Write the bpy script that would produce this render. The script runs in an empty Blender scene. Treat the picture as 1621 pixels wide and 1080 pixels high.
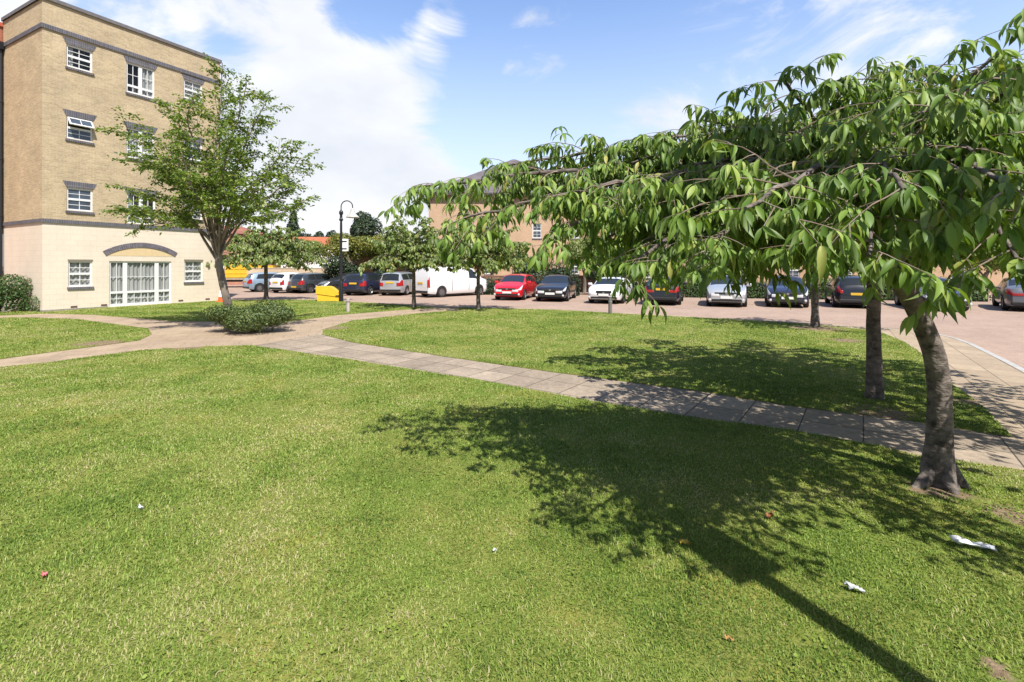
import bpy, bmesh, math, random
import numpy as np
from mathutils import Vector, Matrix, noise as mnoise
from mathutils.geometry import tessellate_polygon

R = math.radians
sc = bpy.context.scene
COL = sc.collection
random.seed(7)

# ------------------------------------------------------------------ camera
FPX, CAMH, HORY = 780.0, 1.85, 421.0
cam = bpy.data.cameras.new("camera")
cam.sensor_width = 36.0
cam.lens = FPX / 1621.0 * 36.0
cam.shift_y = -(540.0 - HORY) / 1621.0
cam.clip_start = 0.05
cam.clip_end = 5000
camo = bpy.data.objects.new("camera", cam)
camo.location = (0, 0, CAMH)
camo.rotation_euler = (R(90), 0, 0)
COL.objects.link(camo)
sc.camera = camo

# ------------------------------------------------------------------ light
SUN_TO = Vector((0.40, -0.917, 0.0)).normalized()
SUN_EL = R(55)
sv = Vector((SUN_TO.x * math.cos(SUN_EL), SUN_TO.y * math.cos(SUN_EL), math.sin(SUN_EL)))
sun = bpy.data.lights.new("sun", 'SUN')
sun.energy = 5.0
sun.angle = R(0.53)
sun.color = (1.0, 0.955, 0.88)
suno = bpy.data.objects.new("sun", sun)
suno.rotation_euler = sv.to_track_quat('Z', 'Y').to_euler()
suno.location = (10, -20, 30)
COL.objects.link(suno)

sc.view_settings.view_transform = 'Standard'
sc.view_settings.look = 'None'
sc.view_settings.gamma = 1
sc.view_settings.use_curve_mapping = False
sc.view_settings.exposure = 0.60

world = bpy.data.worlds.new("World")
sc.world = world
world.use_nodes = True
nt = world.node_tree
for n in list(nt.nodes):
    nt.nodes.remove(n)


def N(t, **kw):
    n = nt.nodes.new(t)
    for k, v in kw.items():
        setattr(n, k, v)
    return n


def L(a, b):
    nt.links.new(a, b)


def math_node(op, a, b=None, c=None, clamp=False):
    n = N('ShaderNodeMath', operation=op)
    n.use_clamp = clamp
    for i, v in enumerate((a, b, c)):
        if v is None:
            continue
        if isinstance(v, (int, float)):
            n.inputs[i].default_value = v
        else:
            L(v, n.inputs[i])
    return n.outputs[0]


def build_world():
    sky = N('ShaderNodeTexSky', sky_type='NISHITA')
    sky.sun_disc = False
    sky.sun_elevation = SUN_EL
    sky.sun_rotation = math.atan2(SUN_TO.x, SUN_TO.y)
    sky.air_density = 1.0
    sky.dust_density = 1.6
    sky.ozone_density = 1.3
    tc = N('ShaderNodeTexCoord')

    def pdir(px, py):
        v = Vector(((px - 810.5) / FPX, 1.0, (HORY - py) / FPX)).normalized()
        return v

    def blob(px, py, r_in, r_out, gain=1.0):
        d = N('ShaderNodeVectorMath', operation='DOT_PRODUCT')
        L(tc.outputs['Generated'], d.inputs[0])
        d.inputs[1].default_value = pdir(px, py)
        m = N('ShaderNodeMapRange', interpolation_type='SMOOTHSTEP')
        m.inputs['From Min'].default_value = math.cos(R(r_out))
        m.inputs['From Max'].default_value = math.cos(R(r_in))
        m.inputs['To Max'].default_value = gain
        L(d.outputs['Value'], m.inputs['Value'])
        return m.outputs['Result']
    blobs = [blob(330, 250, 10, 27, 1.0), blob(490, 120, 3, 17, .92), blob(540, 270, 4, 15, .95),
             blob(120, 60, 6, 24, .9), blob(640, 95, 1, 8.0, .6), blob(590, 350, 6, 15, 1.0),
             blob(690, 15, .5, 6, .50),
             blob(1385, 35, 1, 9, .62), blob(1340, 150, 2, 13, .60), blob(1160, 150, 2, 15, .50),
             blob(860, 60, .5, 7, .48)]
    acc = blobs[0]
    for b in blobs[1:]:
        acc = math_node('MAXIMUM', acc, b)
    for hb in (blob(258, 55, 1.0, 9, .42), blob(585, 0, .5, 6, .5), blob(395, 55, .5, 5, .25)):
        acc = math_node('SUBTRACT', acc, hb)
    mp = N('ShaderNodeMapping')
    mp.inputs['Scale'].default_value = (1, 1, 2.0)
    L(tc.outputs['Generated'], mp.inputs['Vector'])
    nz = N('ShaderNodeTexNoise')
    nz.inputs['Scale'].default_value = 4.2
    nz.inputs['Detail'].default_value = 12
    nz.inputs['Roughness'].default_value = .62
    nz.inputs['Distortion'].default_value = .6
    L(mp.outputs[0], nz.inputs['Vector'])
    # cover sets how much of the noise turns into cloud
    s = math_node('ADD', math_node('MULTIPLY', nz.outputs['Fac'], 1.5), math_node('MULTIPLY', acc, .95))
    mr = N('ShaderNodeMapRange', interpolation_type='SMOOTHSTEP')
    mr.inputs['From Min'].default_value = 1.06
    mr.inputs['From Max'].default_value = 1.44
    L(s, mr.inputs['Value'])
    # a shade of grey in the cloud bodies
    nz2 = N('ShaderNodeTexNoise')
    nz2.inputs['Scale'].default_value = 3.2
    nz2.inputs['Detail'].default_value = 6
    L(mp.outputs[0], nz2.inputs['Vector'])
    cr = N('ShaderNodeValToRGB')
    cr.color_ramp.elements[0].position = .33
    cr.color_ramp.elements[0].color = (4.3, 4.6, 5.15, 1)
    cr.color_ramp.elements[1].position = .62
    cr.color_ramp.elements[1].color = (5.75, 5.8, 5.95, 1)
    L(nz2.outputs['Fac'], cr.inputs['Fac'])
    # whitish haze low over the horizon
    sep = N('ShaderNodeSeparateXYZ')
    L(tc.outputs['Generated'], sep.inputs[0])
    hz = N('ShaderNodeMapRange', interpolation_type='SMOOTHSTEP')
    hz.inputs['From Min'].default_value = .55
    hz.inputs['From Max'].default_value = -.02
    hz.inputs['To Min'].default_value = .0
    hz.inputs['To Max'].default_value = .88
    L(sep.outputs['Z'], hz.inputs['Value'])
    # the northern half of the sky is the bright, hazy one; behind the camera it is clear and deep
    fr = N('ShaderNodeMapRange', interpolation_type='SMOOTHSTEP')
    fr.inputs['From Min'].default_value = -.15
    fr.inputs['From Max'].default_value = .55
    L(sep.outputs['Y'], fr.inputs['Value'])
    hzf = math_node('MULTIPLY', hz.outputs['Result'], math_node('ADD', math_node('MULTIPLY', fr.outputs['Result'], .8), .2))
    gain = N('ShaderNodeMixRGB')
    L(fr.outputs['Result'], gain.inputs['Fac'])
    gain.inputs['Color1'].default_value = (.48, .52, .60, 1)
    gain.inputs['Color2'].default_value = (1.28, 1.40, 1.58, 1)
    sg = N('ShaderNodeMixRGB', blend_type='MULTIPLY')
    sg.inputs['Fac'].default_value = 1
    L(sky.outputs[0], sg.inputs['Color1'])
    L(gain.outputs[0], sg.inputs['Color2'])
    m0 = N('ShaderNodeMixRGB')
    L(hzf, m0.inputs['Fac'])
    L(sg.outputs[0], m0.inputs['Color1'])
    m0.inputs['Color2'].default_value = (5.1, 5.5, 6.1, 1)
    m1 = N('ShaderNodeMixRGB')
    L(mr.outputs['Result'], m1.inputs['Fac'])
    L(m0.outputs[0], m1.inputs['Color1'])
    L(cr.outputs['Color'], m1.inputs['Color2'])
    bg = N('ShaderNodeBackground')
    bg.inputs['Strength'].default_value = .12
    L(m1.outputs[0], bg.inputs['Color'])
    out = N('ShaderNodeOutputWorld')
    L(bg.outputs[0], out.inputs[0])


build_world()


# ------------------------------------------------------------------ helpers
def at(px, py, z=0.0):
    """ground point (height z) that a picture position of the photograph shows"""
    d = FPX * (CAMH - z) / (py - HORY)
    return Vector(((px - 810.5) / FPX * d, d, z))


def P(px, py, d):
    """point at distance d along the view axis"""
    return np.array([(px - 810.5) / FPX * d, d, CAMH + (HORY - py) / FPX * d])


MATS = {}


def newmat(name):
    m = bpy.data.materials.new(name)
    m.use_nodes = True
    return m, m.node_tree, m.node_tree.nodes['Principled BSDF']


def mat(name, col, rough=.6, metal=0.0, spec=.5, var=.0, vscale=8.0, bump=0.0, bscale=60.0, coat=0.0, col2=None, detail=5, stretch=None):
    """plain principled material, with optional mottling (var / col2) and bump"""
    if name in MATS:
        return MATS[name]
    m, t, b = newmat(name)
    b.inputs['Roughness'].default_value = rough
    b.inputs['Metallic'].default_value = metal
    b.inputs['Specular IOR Level'].default_value = spec
    b.inputs['Coat Weight'].default_value = coat
    b.inputs['Coat Roughness'].default_value = .05
    c = tuple(col) + (1,)
    b.inputs['Base Color'].default_value = c
    if var or col2 or bump:
        tc = t.nodes.new('ShaderNodeTexCoord')
        vec = tc.outputs['Object']
        if stretch:
            mp = t.nodes.new('ShaderNodeMapping')
            mp.inputs['Scale'].default_value = stretch
            t.links.new(vec, mp.inputs['Vector'])
            vec = mp.outputs[0]
    if var or col2:
        nz = t.nodes.new('ShaderNodeTexNoise')
        nz.inputs['Scale'].default_value = vscale
        nz.inputs['Detail'].default_value = detail
        nz.inputs['Roughness'].default_value = .65
        t.links.new(vec, nz.inputs['Vector'])
        cr = t.nodes.new('ShaderNodeValToRGB')
        c2 = tuple(col2) + (1,) if col2 else tuple(max(0, x * (1 + var)) for x in col) + (1,)
        c1 = c if col2 else tuple(max(0, x * (1 - var)) for x in col) + (1,)
        cr.color_ramp.elements[0].position = .35
        cr.color_ramp.elements[1].position = .65
        cr.color_ramp.elements[0].color = c1
        cr.color_ramp.elements[1].color = c2
        t.links.new(nz.outputs['Fac'], cr.inputs['Fac'])
        t.links.new(cr.outputs['Color'], b.inputs['Base Color'])
    if bump:
        nb = t.nodes.new('ShaderNodeTexNoise')
        nb.inputs['Scale'].default_value = bscale
        nb.inputs['Detail'].default_value = 4
        t.links.new(vec, nb.inputs['Vector'])
        bp = t.nodes.new('ShaderNodeBump')
        bp.inputs['Strength'].default_value = bump
        bp.inputs['Distance'].default_value = .02
        t.links.new(nb.outputs['Fac'], bp.inputs['Height'])
        t.links.new(bp.outputs[0], b.inputs['Normal'])
    MATS[name] = m
    return m


def brickmat(name, c1, c2, mortar, bw=.225, bh=.075, ms=.010, mode='wall', angle=0.0, offset=.5, rough=.85, patch=.25, pscale=.6, bump=.3, squash=1.0, fleck=0.0, contrast=None):
    if name in MATS:
        return MATS[name]
    m, t, b = newmat(name)
    b.inputs['Roughness'].default_value = rough
    b.inputs['Specular IOR Level'].default_value = .25
    tc = t.nodes.new('ShaderNodeTexCoord')
    if mode == 'wall':     # (x + y, z): right for both walls of a box-shaped building
        sp = t.nodes.new('ShaderNodeSeparateXYZ')
        t.links.new(tc.outputs['Object'], sp.inputs[0])
        ad = t.nodes.new('ShaderNodeMath')
        ad.operation = 'ADD'
        t.links.new(sp.outputs['X'], ad.inputs[0])
        t.links.new(sp.outputs['Y'], ad.inputs[1])
        cb = t.nodes.new('ShaderNodeCombineXYZ')
        t.links.new(ad.outputs[0], cb.inputs['X'])
        t.links.new(sp.outputs['Z'], cb.inputs['Y'])
        vec = cb.outputs[0]
    else:
        mp = t.nodes.new('ShaderNodeMapping')
        mp.inputs['Rotation'].default_value = (0, 0, angle)
        t.links.new(tc.outputs['Object'], mp.inputs['Vector'])
        vec = mp.outputs[0]
    br = t.nodes.new('ShaderNodeTexBrick')
    br.offset = offset
    br.squash = squash
    br.inputs['Scale'].default_value = 1.0
    br.inputs['Brick Width'].default_value = bw
    br.inputs['Row Height'].default_value = bh
    br.inputs['Mortar Size'].default_value = ms
    br.inputs['Mortar Smooth'].default_value = .2
    br.inputs['Color1'].default_value = tuple(c1) + (1,)
    br.inputs['Color2'].default_value = tuple(c2) + (1,)
    br.inputs['Mortar'].default_value = tuple(mortar) + (1,)
    t.links.new(vec, br.inputs['Vector'])
    last = br.outputs['Color']
    for sc_, amt, det in ((pscale, patch, 6), (14.0, fleck, 5)):
        if amt <= 0:
            continue
        nz = t.nodes.new('ShaderNodeTexNoise')
        nz.inputs['Scale'].default_value = sc_
        nz.inputs['Detail'].default_value = det
        nz.inputs['Roughness'].default_value = .7
        t.links.new(tc.outputs['Object'], nz.inputs['Vector'])
        mr = t.nodes.new('ShaderNodeMapRange')
        mr.inputs['From Min'].default_value = .3
        mr.inputs['From Max'].default_value = .7
        mr.inputs['To Min'].default_value = 1 - amt
        mr.inputs['To Max'].default_value = 1 + amt
        t.links.new(nz.outputs['Fac'], mr.inputs['Value'])
        mx = t.nodes.new('ShaderNodeVectorMath')
        mx.operation = 'SCALE'
        t.links.new(last, mx.inputs[0])
        t.links.new(mr.outputs['Result'], mx.inputs['Scale'])
        last = mx.outputs[0]
    t.links.new(last, b.inputs['Base Color'])
    if bump:
        inv = t.nodes.new('ShaderNodeMath')
        inv.operation = 'SUBTRACT'
        inv.inputs[0].default_value = 1
        t.links.new(br.outputs['Fac'], inv.inputs[1])
        bp = t.nodes.new('ShaderNodeBump')
        bp.inputs['Strength'].default_value = bump
        bp.inputs['Distance'].default_value = .01
        t.links.new(inv.outputs[0], bp.inputs['Height'])
        t.links.new(bp.outputs[0], b.inputs['Normal'])
    MATS[name] = m
    return m


def leafmat(name, ramp, trans=.3, rough=.42, spec=.45, nscale=1.2, transcol=None, under=None):
    """foliage: colour by each leaf's own random number, some light passing through"""
    if name in MATS:
        return MATS[name]
    m, t, b = newmat(name)
    b.inputs['Roughness'].default_value = rough
    b.inputs['Specular IOR Level'].default_value = spec
    a = t.nodes.new('ShaderNodeAttribute')
    a.attribute_name = 'rnd'
    cr = t.nodes.new('ShaderNodeValToRGB')
    els = cr.color_ramp.elements
    while len(els) < len(ramp):
        els.new(.5)
    for e, (p, c) in zip(els, ramp):
        e.position = p
        e.color = tuple(c) + (1,)
    t.links.new(a.outputs['Fac'], cr.inputs['Fac'])
    if under:
        ge = t.nodes.new('ShaderNodeNewGeometry')
        um = t.nodes.new('ShaderNodeMixRGB')
        um.inputs['Color2'].default_value = tuple(under) + (1,)
        uf = t.nodes.new('ShaderNodeMath')
        uf.operation = 'MULTIPLY'
        uf.inputs[1].default_value = .6
        t.links.new(ge.outputs['Backfacing'], uf.inputs[0])
        t.links.new(uf.outputs[0], um.inputs['Fac'])
        t.links.new(cr.outputs['Color'], um.inputs['Color1'])
        t.links.new(um.outputs[0], b.inputs['Base Color'])
    else:
        t.links.new(cr.outputs['Color'], b.inputs['Base Color'])
    tr = t.nodes.new('ShaderNodeBsdfTranslucent')
    mx = t.nodes.new('ShaderNodeMixRGB')
    mx.blend_type = 'MULTIPLY'
    mx.inputs['Fac'].default_value = 1
    mx.inputs['Color2'].default_value = transcol or (1.5, 1.6, .55, 1)
    t.links.new(cr.outputs['Color'], mx.inputs['Color1'])
    t.links.new(mx.outputs[0], tr.inputs['Color'])
    ms = t.nodes.new('ShaderNodeMixShader')
    ms.inputs['Fac'].default_value = trans
    t.links.new(b.outputs[0], ms.inputs[1])
    t.links.new(tr.outputs[0], ms.inputs[2])
    out = [n for n in t.nodes if n.type == 'OUTPUT_MATERIAL'][0]
    t.links.new(ms.outputs[0], out.inputs['Surface'])
    MATS[name] = m
    return m


def tag(o, label=None, cat=None, group=None, kind=None):
    if label:
        o['label'] = label
    if cat:
        o['category'] = cat
    if group:
        o['group'] = group
    if kind:
        o['kind'] = kind
    return o


def empty(name, loc=(0, 0, 0), rz=0.0):
    o = bpy.data.objects.new(name, None)
    o.empty_display_size = .2
    o.location = loc
    o.rotation_euler = (0, 0, rz)
    COL.objects.link(o)
    return o


def thing(name, label, cat, loc=(0, 0, 0), rz=0.0, group=None):
    return tag(empty(name, loc, rz), label, cat, group)


def copy_tree(o, parent=None):
    c = o.copy()
    COL.objects.link(c)
    if parent is not None:
        c.parent = parent
    for ch in list(o.children):
        copy_tree(ch, c)
    return c


def sharpen(me, ang=35):
    bm = bmesh.new()
    bm.from_mesh(me)
    lim = R(ang)
    for f in bm.faces:
        f.smooth = True
    for e in bm.edges:
        if len(e.link_faces) == 2 and e.calc_face_angle(0) > lim:
            e.smooth = False
    bm.to_mesh(me)
    bm.free()


class MB:
    """collects shapes, links them as ONE mesh object"""

    def __init__(self):
        self.v, self.f = [], []

    def add(self, vs, fs):
        o = len(self.v)
        self.v.extend([tuple(p) for p in vs])
        self.f.extend([tuple(i + o for i in f) for f in fs])
        return self

    def box(self, x0, x1, y0, y1, z0, z1, bev=0.0):
        if bev > 0:
            return self.bbox(x0, x1, y0, y1, z0, z1, bev)
        vs = [(x0, y0, z0), (x1, y0, z0), (x1, y1, z0), (x0, y1, z0), (x0, y0, z1), (x1, y0, z1), (x1, y1, z1), (x0, y1, z1)]
        return self.add(vs, [(0, 3, 2, 1), (4, 5, 6, 7), (0, 1, 5, 4), (1, 2, 6, 5), (2, 3, 7, 6), (3, 0, 4, 7)])

    def bbox(self, x0, x1, y0, y1, z0, z1, b):
        bm = bmesh.new()
        bmesh.ops.create_cube(bm, size=1)
        bmesh.ops.scale(bm, vec=(x1 - x0, y1 - y0, z1 - z0), verts=bm.verts)
        bmesh.ops.translate(bm, vec=((x0 + x1) / 2, (y0 + y1) / 2, (z0 + z1) / 2), verts=bm.verts)
        bmesh.ops.bevel(bm, geom=bm.edges[:], offset=b, segments=2, affect='EDGES', profile=.5)
        bm.verts.index_update()
        self.add([v.co for v in bm.verts], [[v.index for v in f.verts] for f in bm.faces])
        bm.free()
        return self

    def tube(self, pts, rad, n=8, cap=True, wob=0.0, seed=0):
        pts = [Vector(p) for p in pts]
        k = len(pts)
        if isinstance(rad, (int, float)):
            rad = [rad] * k
        up = Vector((0, 0, 1))
        ref = None
        rings = []
        for i in range(k):
            a = pts[max(0, i - 1)]
            b = pts[min(k - 1, i + 1)]
            t = (b - a)
            if t.length < 1e-9:
                t = Vector((0, 0, 1))
            t.normalize()
            if ref is None:
                ref = Vector((1, 0, 0)) if abs(t.x) < .9 else Vector((0, 1, 0))
            u = ref - t * ref.dot(t)
            u.normalize()
            ref = u
            w = t.cross(u)
            ring = []
            for j in range(n):
                ph = 2 * math.pi * j / n
                r = rad[i]
                if wob:
                    q = pts[i] * 2.2 + (u * math.cos(ph) + w * math.sin(ph)) * 1.1 + Vector((seed, 0, 0))
                    r *= 1 + wob * mnoise.noise(q * 1.5) + wob * .5 * mnoise.noise(q * 5)
                ring.append(pts[i] + (u * math.cos(ph) + w * math.sin(ph)) * r)
            rings.append(ring)
        vs = [p for r in rings for p in r]
        fs = []
        for i in range(k - 1):
            for j in range(n):
                j2 = (j + 1) % n
                fs.append((i * n + j, i * n + j2, (i + 1) * n + j2, (i + 1) * n + j))
        if cap:
            fs.append(tuple(range(n - 1, -1, -1)))
            fs.append(tuple((k - 1) * n + j for j in range(n)))
        return self.add(vs, fs)

    def lathe(self, prof, n=20, c=(0, 0, 0), axis='Z', cap=True):
        vs, fs = [], []
        for r, h in prof:
            for j in range(n):
                a = 2 * math.pi * j / n
                if axis == 'Z':
                    vs.append((c[0] + r * math.cos(a), c[1] + r * math.sin(a), c[2] + h))
                else:
                    vs.append((c[0] + r * math.cos(a), c[1] + h, c[2] - r * math.sin(a)))
        k = len(prof)
        for i in range(k - 1):
            for j in range(n):
                j2 = (j + 1) % n
                fs.append((i * n + j, i * n + j2, (i + 1) * n + j2, (i + 1) * n + j))
        if cap:
            fs.append(tuple(range(n - 1, -1, -1)))
            fs.append(tuple((k - 1) * n + j for j in range(n)))
        return self.add(vs, fs)

    def prism(self, poly, z0, z1):
        """vertical prism over a (possibly concave) xy polygon"""
        poly = [tuple(p)[:2] for p in poly]
        k = len(poly)
        tris = tessellate_polygon([[Vector((x, y, 0)) for x, y in poly]])
        area = sum(poly[i][0] * poly[(i + 1) % k][1] - poly[(i + 1) % k][0] * poly[i][1] for i in range(k))
        vs = [(x, y, z1) for x, y in poly] + [(x, y, z0) for x, y in poly]
        fs = []
        for a, b, c in tris:
            p, q, r = poly[a], poly[b], poly[c]
            if (q[0] - p[0]) * (r[1] - p[1]) - (q[1] - p[1]) * (r[0] - p[0]) < 0:
                b, c = c, b
            fs.append((a, b, c))
        for i in range(k):
            j = (i + 1) % k
            fs.append((i, j, j + k, i + k) if area < 0 else (i, i + k, j + k, j))
        return self.add(vs, fs)

    def build(self, name, m, parent=None, smooth=None, loc=None):
        me = bpy.data.meshes.new(name)
        me.from_pydata(self.v, [], self.f)
        me.update()
        if m:
            me.materials.append(m)
        if smooth:
            sharpen(me, smooth)
        o = bpy.data.objects.new(name, me)
        COL.objects.link(o)
        if parent is not None:
            o.parent = parent
        if loc is not None:
            o.location = loc
        return o


def np_object(name, V, quads=None, tris=None, m=None, parent=None, rnd=None, smooth=True):
    me = bpy.data.meshes.new(name)
    V = np.asarray(V, dtype=np.float32).reshape(-1, 3)
    me.vertices.add(len(V))
    me.vertices.foreach_set('co', V.ravel())
    parts, starts, totals = [], [], []
    off = 0
    for arr, k in ((quads, 4), (tris, 3)):
        if arr is None or len(arr) == 0:
            continue
        arr = np.asarray(arr, dtype=np.int32).reshape(-1, k)
        parts.append(arr.ravel())
        starts.append(off + np.arange(len(arr), dtype=np.int32) * k)
        totals.append(np.full(len(arr), k, dtype=np.int32))
        off += arr.size
    loops = np.concatenate(parts)
    me.loops.add(len(loops))
    me.loops.foreach_set('vertex_index', loops)
    st = np.concatenate(starts)
    me.polygons.add(len(st))
    me.polygons.foreach_set('loop_start', st)
    me.polygons.foreach_set('loop_total', np.concatenate(totals))
    if smooth:
        me.polygons.foreach_set('use_smooth', np.ones(len(st), dtype=bool))
    me.update(calc_edges=True)
    if rnd is not None:
        at_ = me.attributes.new('rnd', 'FLOAT', 'POINT')
        at_.data.foreach_set('value', np.asarray(rnd, dtype=np.float32))
    if m:
        me.materials.append(m)
    o = bpy.data.objects.new(name, me)
    COL.objects.link(o)
    if parent is not None:
        o.parent = parent
    return o


def nrm(a):
    a = np.asarray(a, dtype=float)
    return a / np.maximum(np.linalg.norm(a, axis=-1, keepdims=True), 1e-9)


def leaf_template(rows, fold=.07, droop=.22, arc=0.0):
    """rows: (t, half width) along a unit leaf -> verts, quads"""
    vs = []
    for t, w in rows:
        z = -droop * t * t
        y = t
        if arc:
            y, z = math.sin(arc * t) / arc, -(1 - math.cos(arc * t)) / arc
        t = y
        vs += [(-w, t, z + fold * w / .18), (0, t, z), (w, t, z + fold * w / .18)]
    q = []
    for i in range(len(rows) - 1):
        a = i * 3
        q += [(a, a + 1, a + 4, a + 3), (a + 1, a + 2, a + 5, a + 4)]
    return np.array(vs), np.array(q)


CHERRY_LEAF = leaf_template([(0, .005), (.11, .010), (.17, .055), (.32, .110), (.50, .128), (.68, .104), (.84, .050), (.93, .019), (1.0, .004)], fold=.10, arc=1.1)
MID_LEAF = leaf_template([(0, .01), (.3, .18), (.65, .17), (1.0, .01)])


def leaves_object(name, tmpl, pos, dirs, nors, size, m, parent, rng, rnd=None, widen=1.0):
    tv, tq = tmpl
    pos = np.asarray(pos, dtype=float)
    n = len(pos)
    y = nrm(dirs)
    z = np.asarray(nors, dtype=float)
    z = nrm(z - (z * y).sum(1, keepdims=True) * y)
    x = np.cross(y, z)
    size = np.asarray(size, dtype=float).reshape(-1, 1, 1)
    B = np.stack([x * widen, y, z], axis=1)           # (n,3 axes,3)
    cv = np.tile(tv[None], (n, 1, 1))
    cv[:, :, 2] *= rng.uniform(.35, 1.5, (n, 1))
    V = pos[:, None, :] + size * np.einsum('nki,nij->nkj', cv, B)
    k = len(tv)
    Q = (tq[None] + (np.arange(n) * k)[:, None, None]).reshape(-1, 4)
    if rnd is None:
        rnd = rng.uniform(0, 1, n)
    return np_object(name, V.reshape(-1, 3), Q, None, m, parent, np.repeat(rnd, k))


def catmull(pts, per=6):
    pts = [np.array(p, dtype=float) for p in pts]
    pts = [2 * pts[0] - pts[1]] + pts + [2 * pts[-1] - pts[-2]]
    out = []
    for i in range(1, len(pts) - 2):
        p0, p1, p2, p3 = pts[i - 1:i + 3]
        for k in range(per):
            t = k / per
            out.append(.5 * ((2 * p1) + (-p0 + p2) * t + (2 * p0 - 5 * p1 + 4 * p2 - p3) * t * t + (-p0 + 3 * p1 - 3 * p2 + p3) * t ** 3))
    out.append(pts[-2])
    return np.array(out)


def along(pts):
    d = np.linalg.norm(np.diff(pts, axis=0), axis=1)
    return np.concatenate([[0], np.cumsum(d)])


def sample(pts, cum, s):
    i = min(max(int(np.searchsorted(cum, s)) - 1, 0), len(pts) - 2)
    f = (s - cum[i]) / max(cum[i + 1] - cum[i], 1e-9)
    p = pts[i] + (pts[i + 1] - pts[i]) * f
    t = nrm(pts[i + 1] - pts[i])
    return p, t


UP = np.array([0, 0, 1.0])

# colours (real-world base colours)
M_bark = mat('cherry_bark', (.035, .027, .022), .85, col2=(.22, .18, .155), vscale=8, bump=1.0, bscale=22, stretch=(1, 1, 1.5), detail=12)
M_twig = mat('twig_bark', (.16, .10, .07), .75, col2=(.30, .24, .20), vscale=9)
M_bark2 = mat('grey_bark', (.11, .088, .07), .85, col2=(.25, .21, .17), vscale=4, bump=.7, bscale=18, stretch=(1, 1, .4))
M_cherry = leafmat('cherry_leaf', [(0, (0.061, 0.116, 0.014)), (.35, (0.120, 0.210, 0.029)), (.75, (0.202, 0.298, 0.052)), (.95, (0.280, 0.355, 0.076)), (1.0, (0.391, 0.355, 0.102))], trans=.24, rough=.52, spec=.38, under=(0.208, 0.267, 0.114))
M_cherry_far = leafmat('cherry_leaf_far', [(0, (0.074, 0.114, 0.027)), (.4, (0.141, 0.208, 0.046)), (.8, (0.228, 0.289, 0.081)), (.95, (0.296, 0.309, 0.108)), (1, (0.430, 0.296, 0.148))], trans=.32, rough=.42)
M_locust = leafmat('fine_leaf', [(0, (0.057, 0.100, 0.025)), (.4, (0.122, 0.200, 0.034)), (.8, (0.215, 0.286, 0.051)), (1, (0.315, 0.336, 0.072))], trans=.35, rough=.5)
M_shrub = leafmat('shrub_leaf', [(0, (0.034, 0.060, 0.014)), (.5, (0.078, 0.114, 0.029)), (1, (0.156, 0.198, 0.054))], trans=.15, rough=.5)
M_shrub_green = leafmat('green_shrub_leaf', [(0, (.025, .055, .015)), (.6, (.06, .12, .03)), (.92, (.10, .17, .04)), (1, (.25, .10, .08))], trans=.2, rough=.5)
M_gold = leafmat('golden_leaf', [(0, (.06, .085, .012)), (.5, (.16, .18, .03)), (1, (.30, .27, .04))], trans=.25, rough=.5)
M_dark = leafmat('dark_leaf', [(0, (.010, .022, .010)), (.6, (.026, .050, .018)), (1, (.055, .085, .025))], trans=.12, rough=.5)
M_core = mat('core_shade', (.018, .022, .010), .95)  # near-black: shade inside the hedges is put into this colour

M_white = mat('white_upvc', (0.720, 0.720, 0.720), .35)
M_glass = mat('dark_glass', (.035, .045, .06), .04, spec=.9, col2=(.08, .10, .13), vscale=1.1)  # opaque; the mottling puts uneven reflections into the pane colour
M_black = mat('black_paint', (.012, .012, .014), .4)
M_rubber = mat('rubber', (.015, .015, .015), .8)
M_blue_brick = brickmat('blue_brick', (.085, .085, .105), (.12, .115, .14), (.20, .19, .19), bw=.075, bh=.4, ms=.009, offset=0, patch=.2, pscale=3)
M_buff = brickmat('buff_brick', (.51, .39, .235), (.40, .30, .175), (.47, .405, .31), patch=.16, pscale=.8, fleck=.18)
M_orange = brickmat('orange_brick', (.50, .33, .21), (.44, .28, .17), (.46, .36, .27), patch=.10, pscale=.5, fleck=.12)
M_brown = brickmat('brown_brick', (.27, .13, .075), (.20, .095, .06), (.28, .22, .17), patch=.2, fleck=.15)
M_cream = brickmat('cream_painted_block', (.70, .61, .50), (.685, .595, .485), (.61, .53, .42), bw=.45, bh=.225, ms=.007, patch=.075, pscale=.6, bump=.3, rough=.75, fleck=.035)
M_slate = brickmat('slate_roof', (.12, .105, .115), (.17, .15, .16), (.06, .055, .06), bw=.3, bh=.25, ms=.02, patch=.2, fleck=.1)
M_redtile = brickmat('red_tile', (.50, .15, .07), (.42, .12, .06), (.30, .10, .06), bw=.3, bh=.3, ms=.03, patch=.15)

# ------------------------------------------------------------------ the ground
M_ground = mat('far_ground', (.12, .11, .085), .95, col2=(.16, .15, .11), vscale=.2)
MB().add([(-1500, -1500, -.16), (1500, -1500, -.16), (1500, 1500, -.16), (-1500, 1500, -.16)], [(0, 1, 2, 3)]).build('ground', M_ground)['kind'] = 'structure'
M_road = brickmat('road_brick_paving', (.375, .268, .208), (.32, .225, .172), (.275, .213, .17), bw=.2, bh=.1, ms=.008, mode='floor', angle=R(35), patch=.14, pscale=.5, fleck=.14, bump=.2)
MB().add([(-90, -30, -.10), (90, -30, -.10), (90, 75, -.10), (-90, 75, -.10)], [(0, 1, 2, 3)]).build('road', M_road)['kind'] = 'structure'

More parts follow.
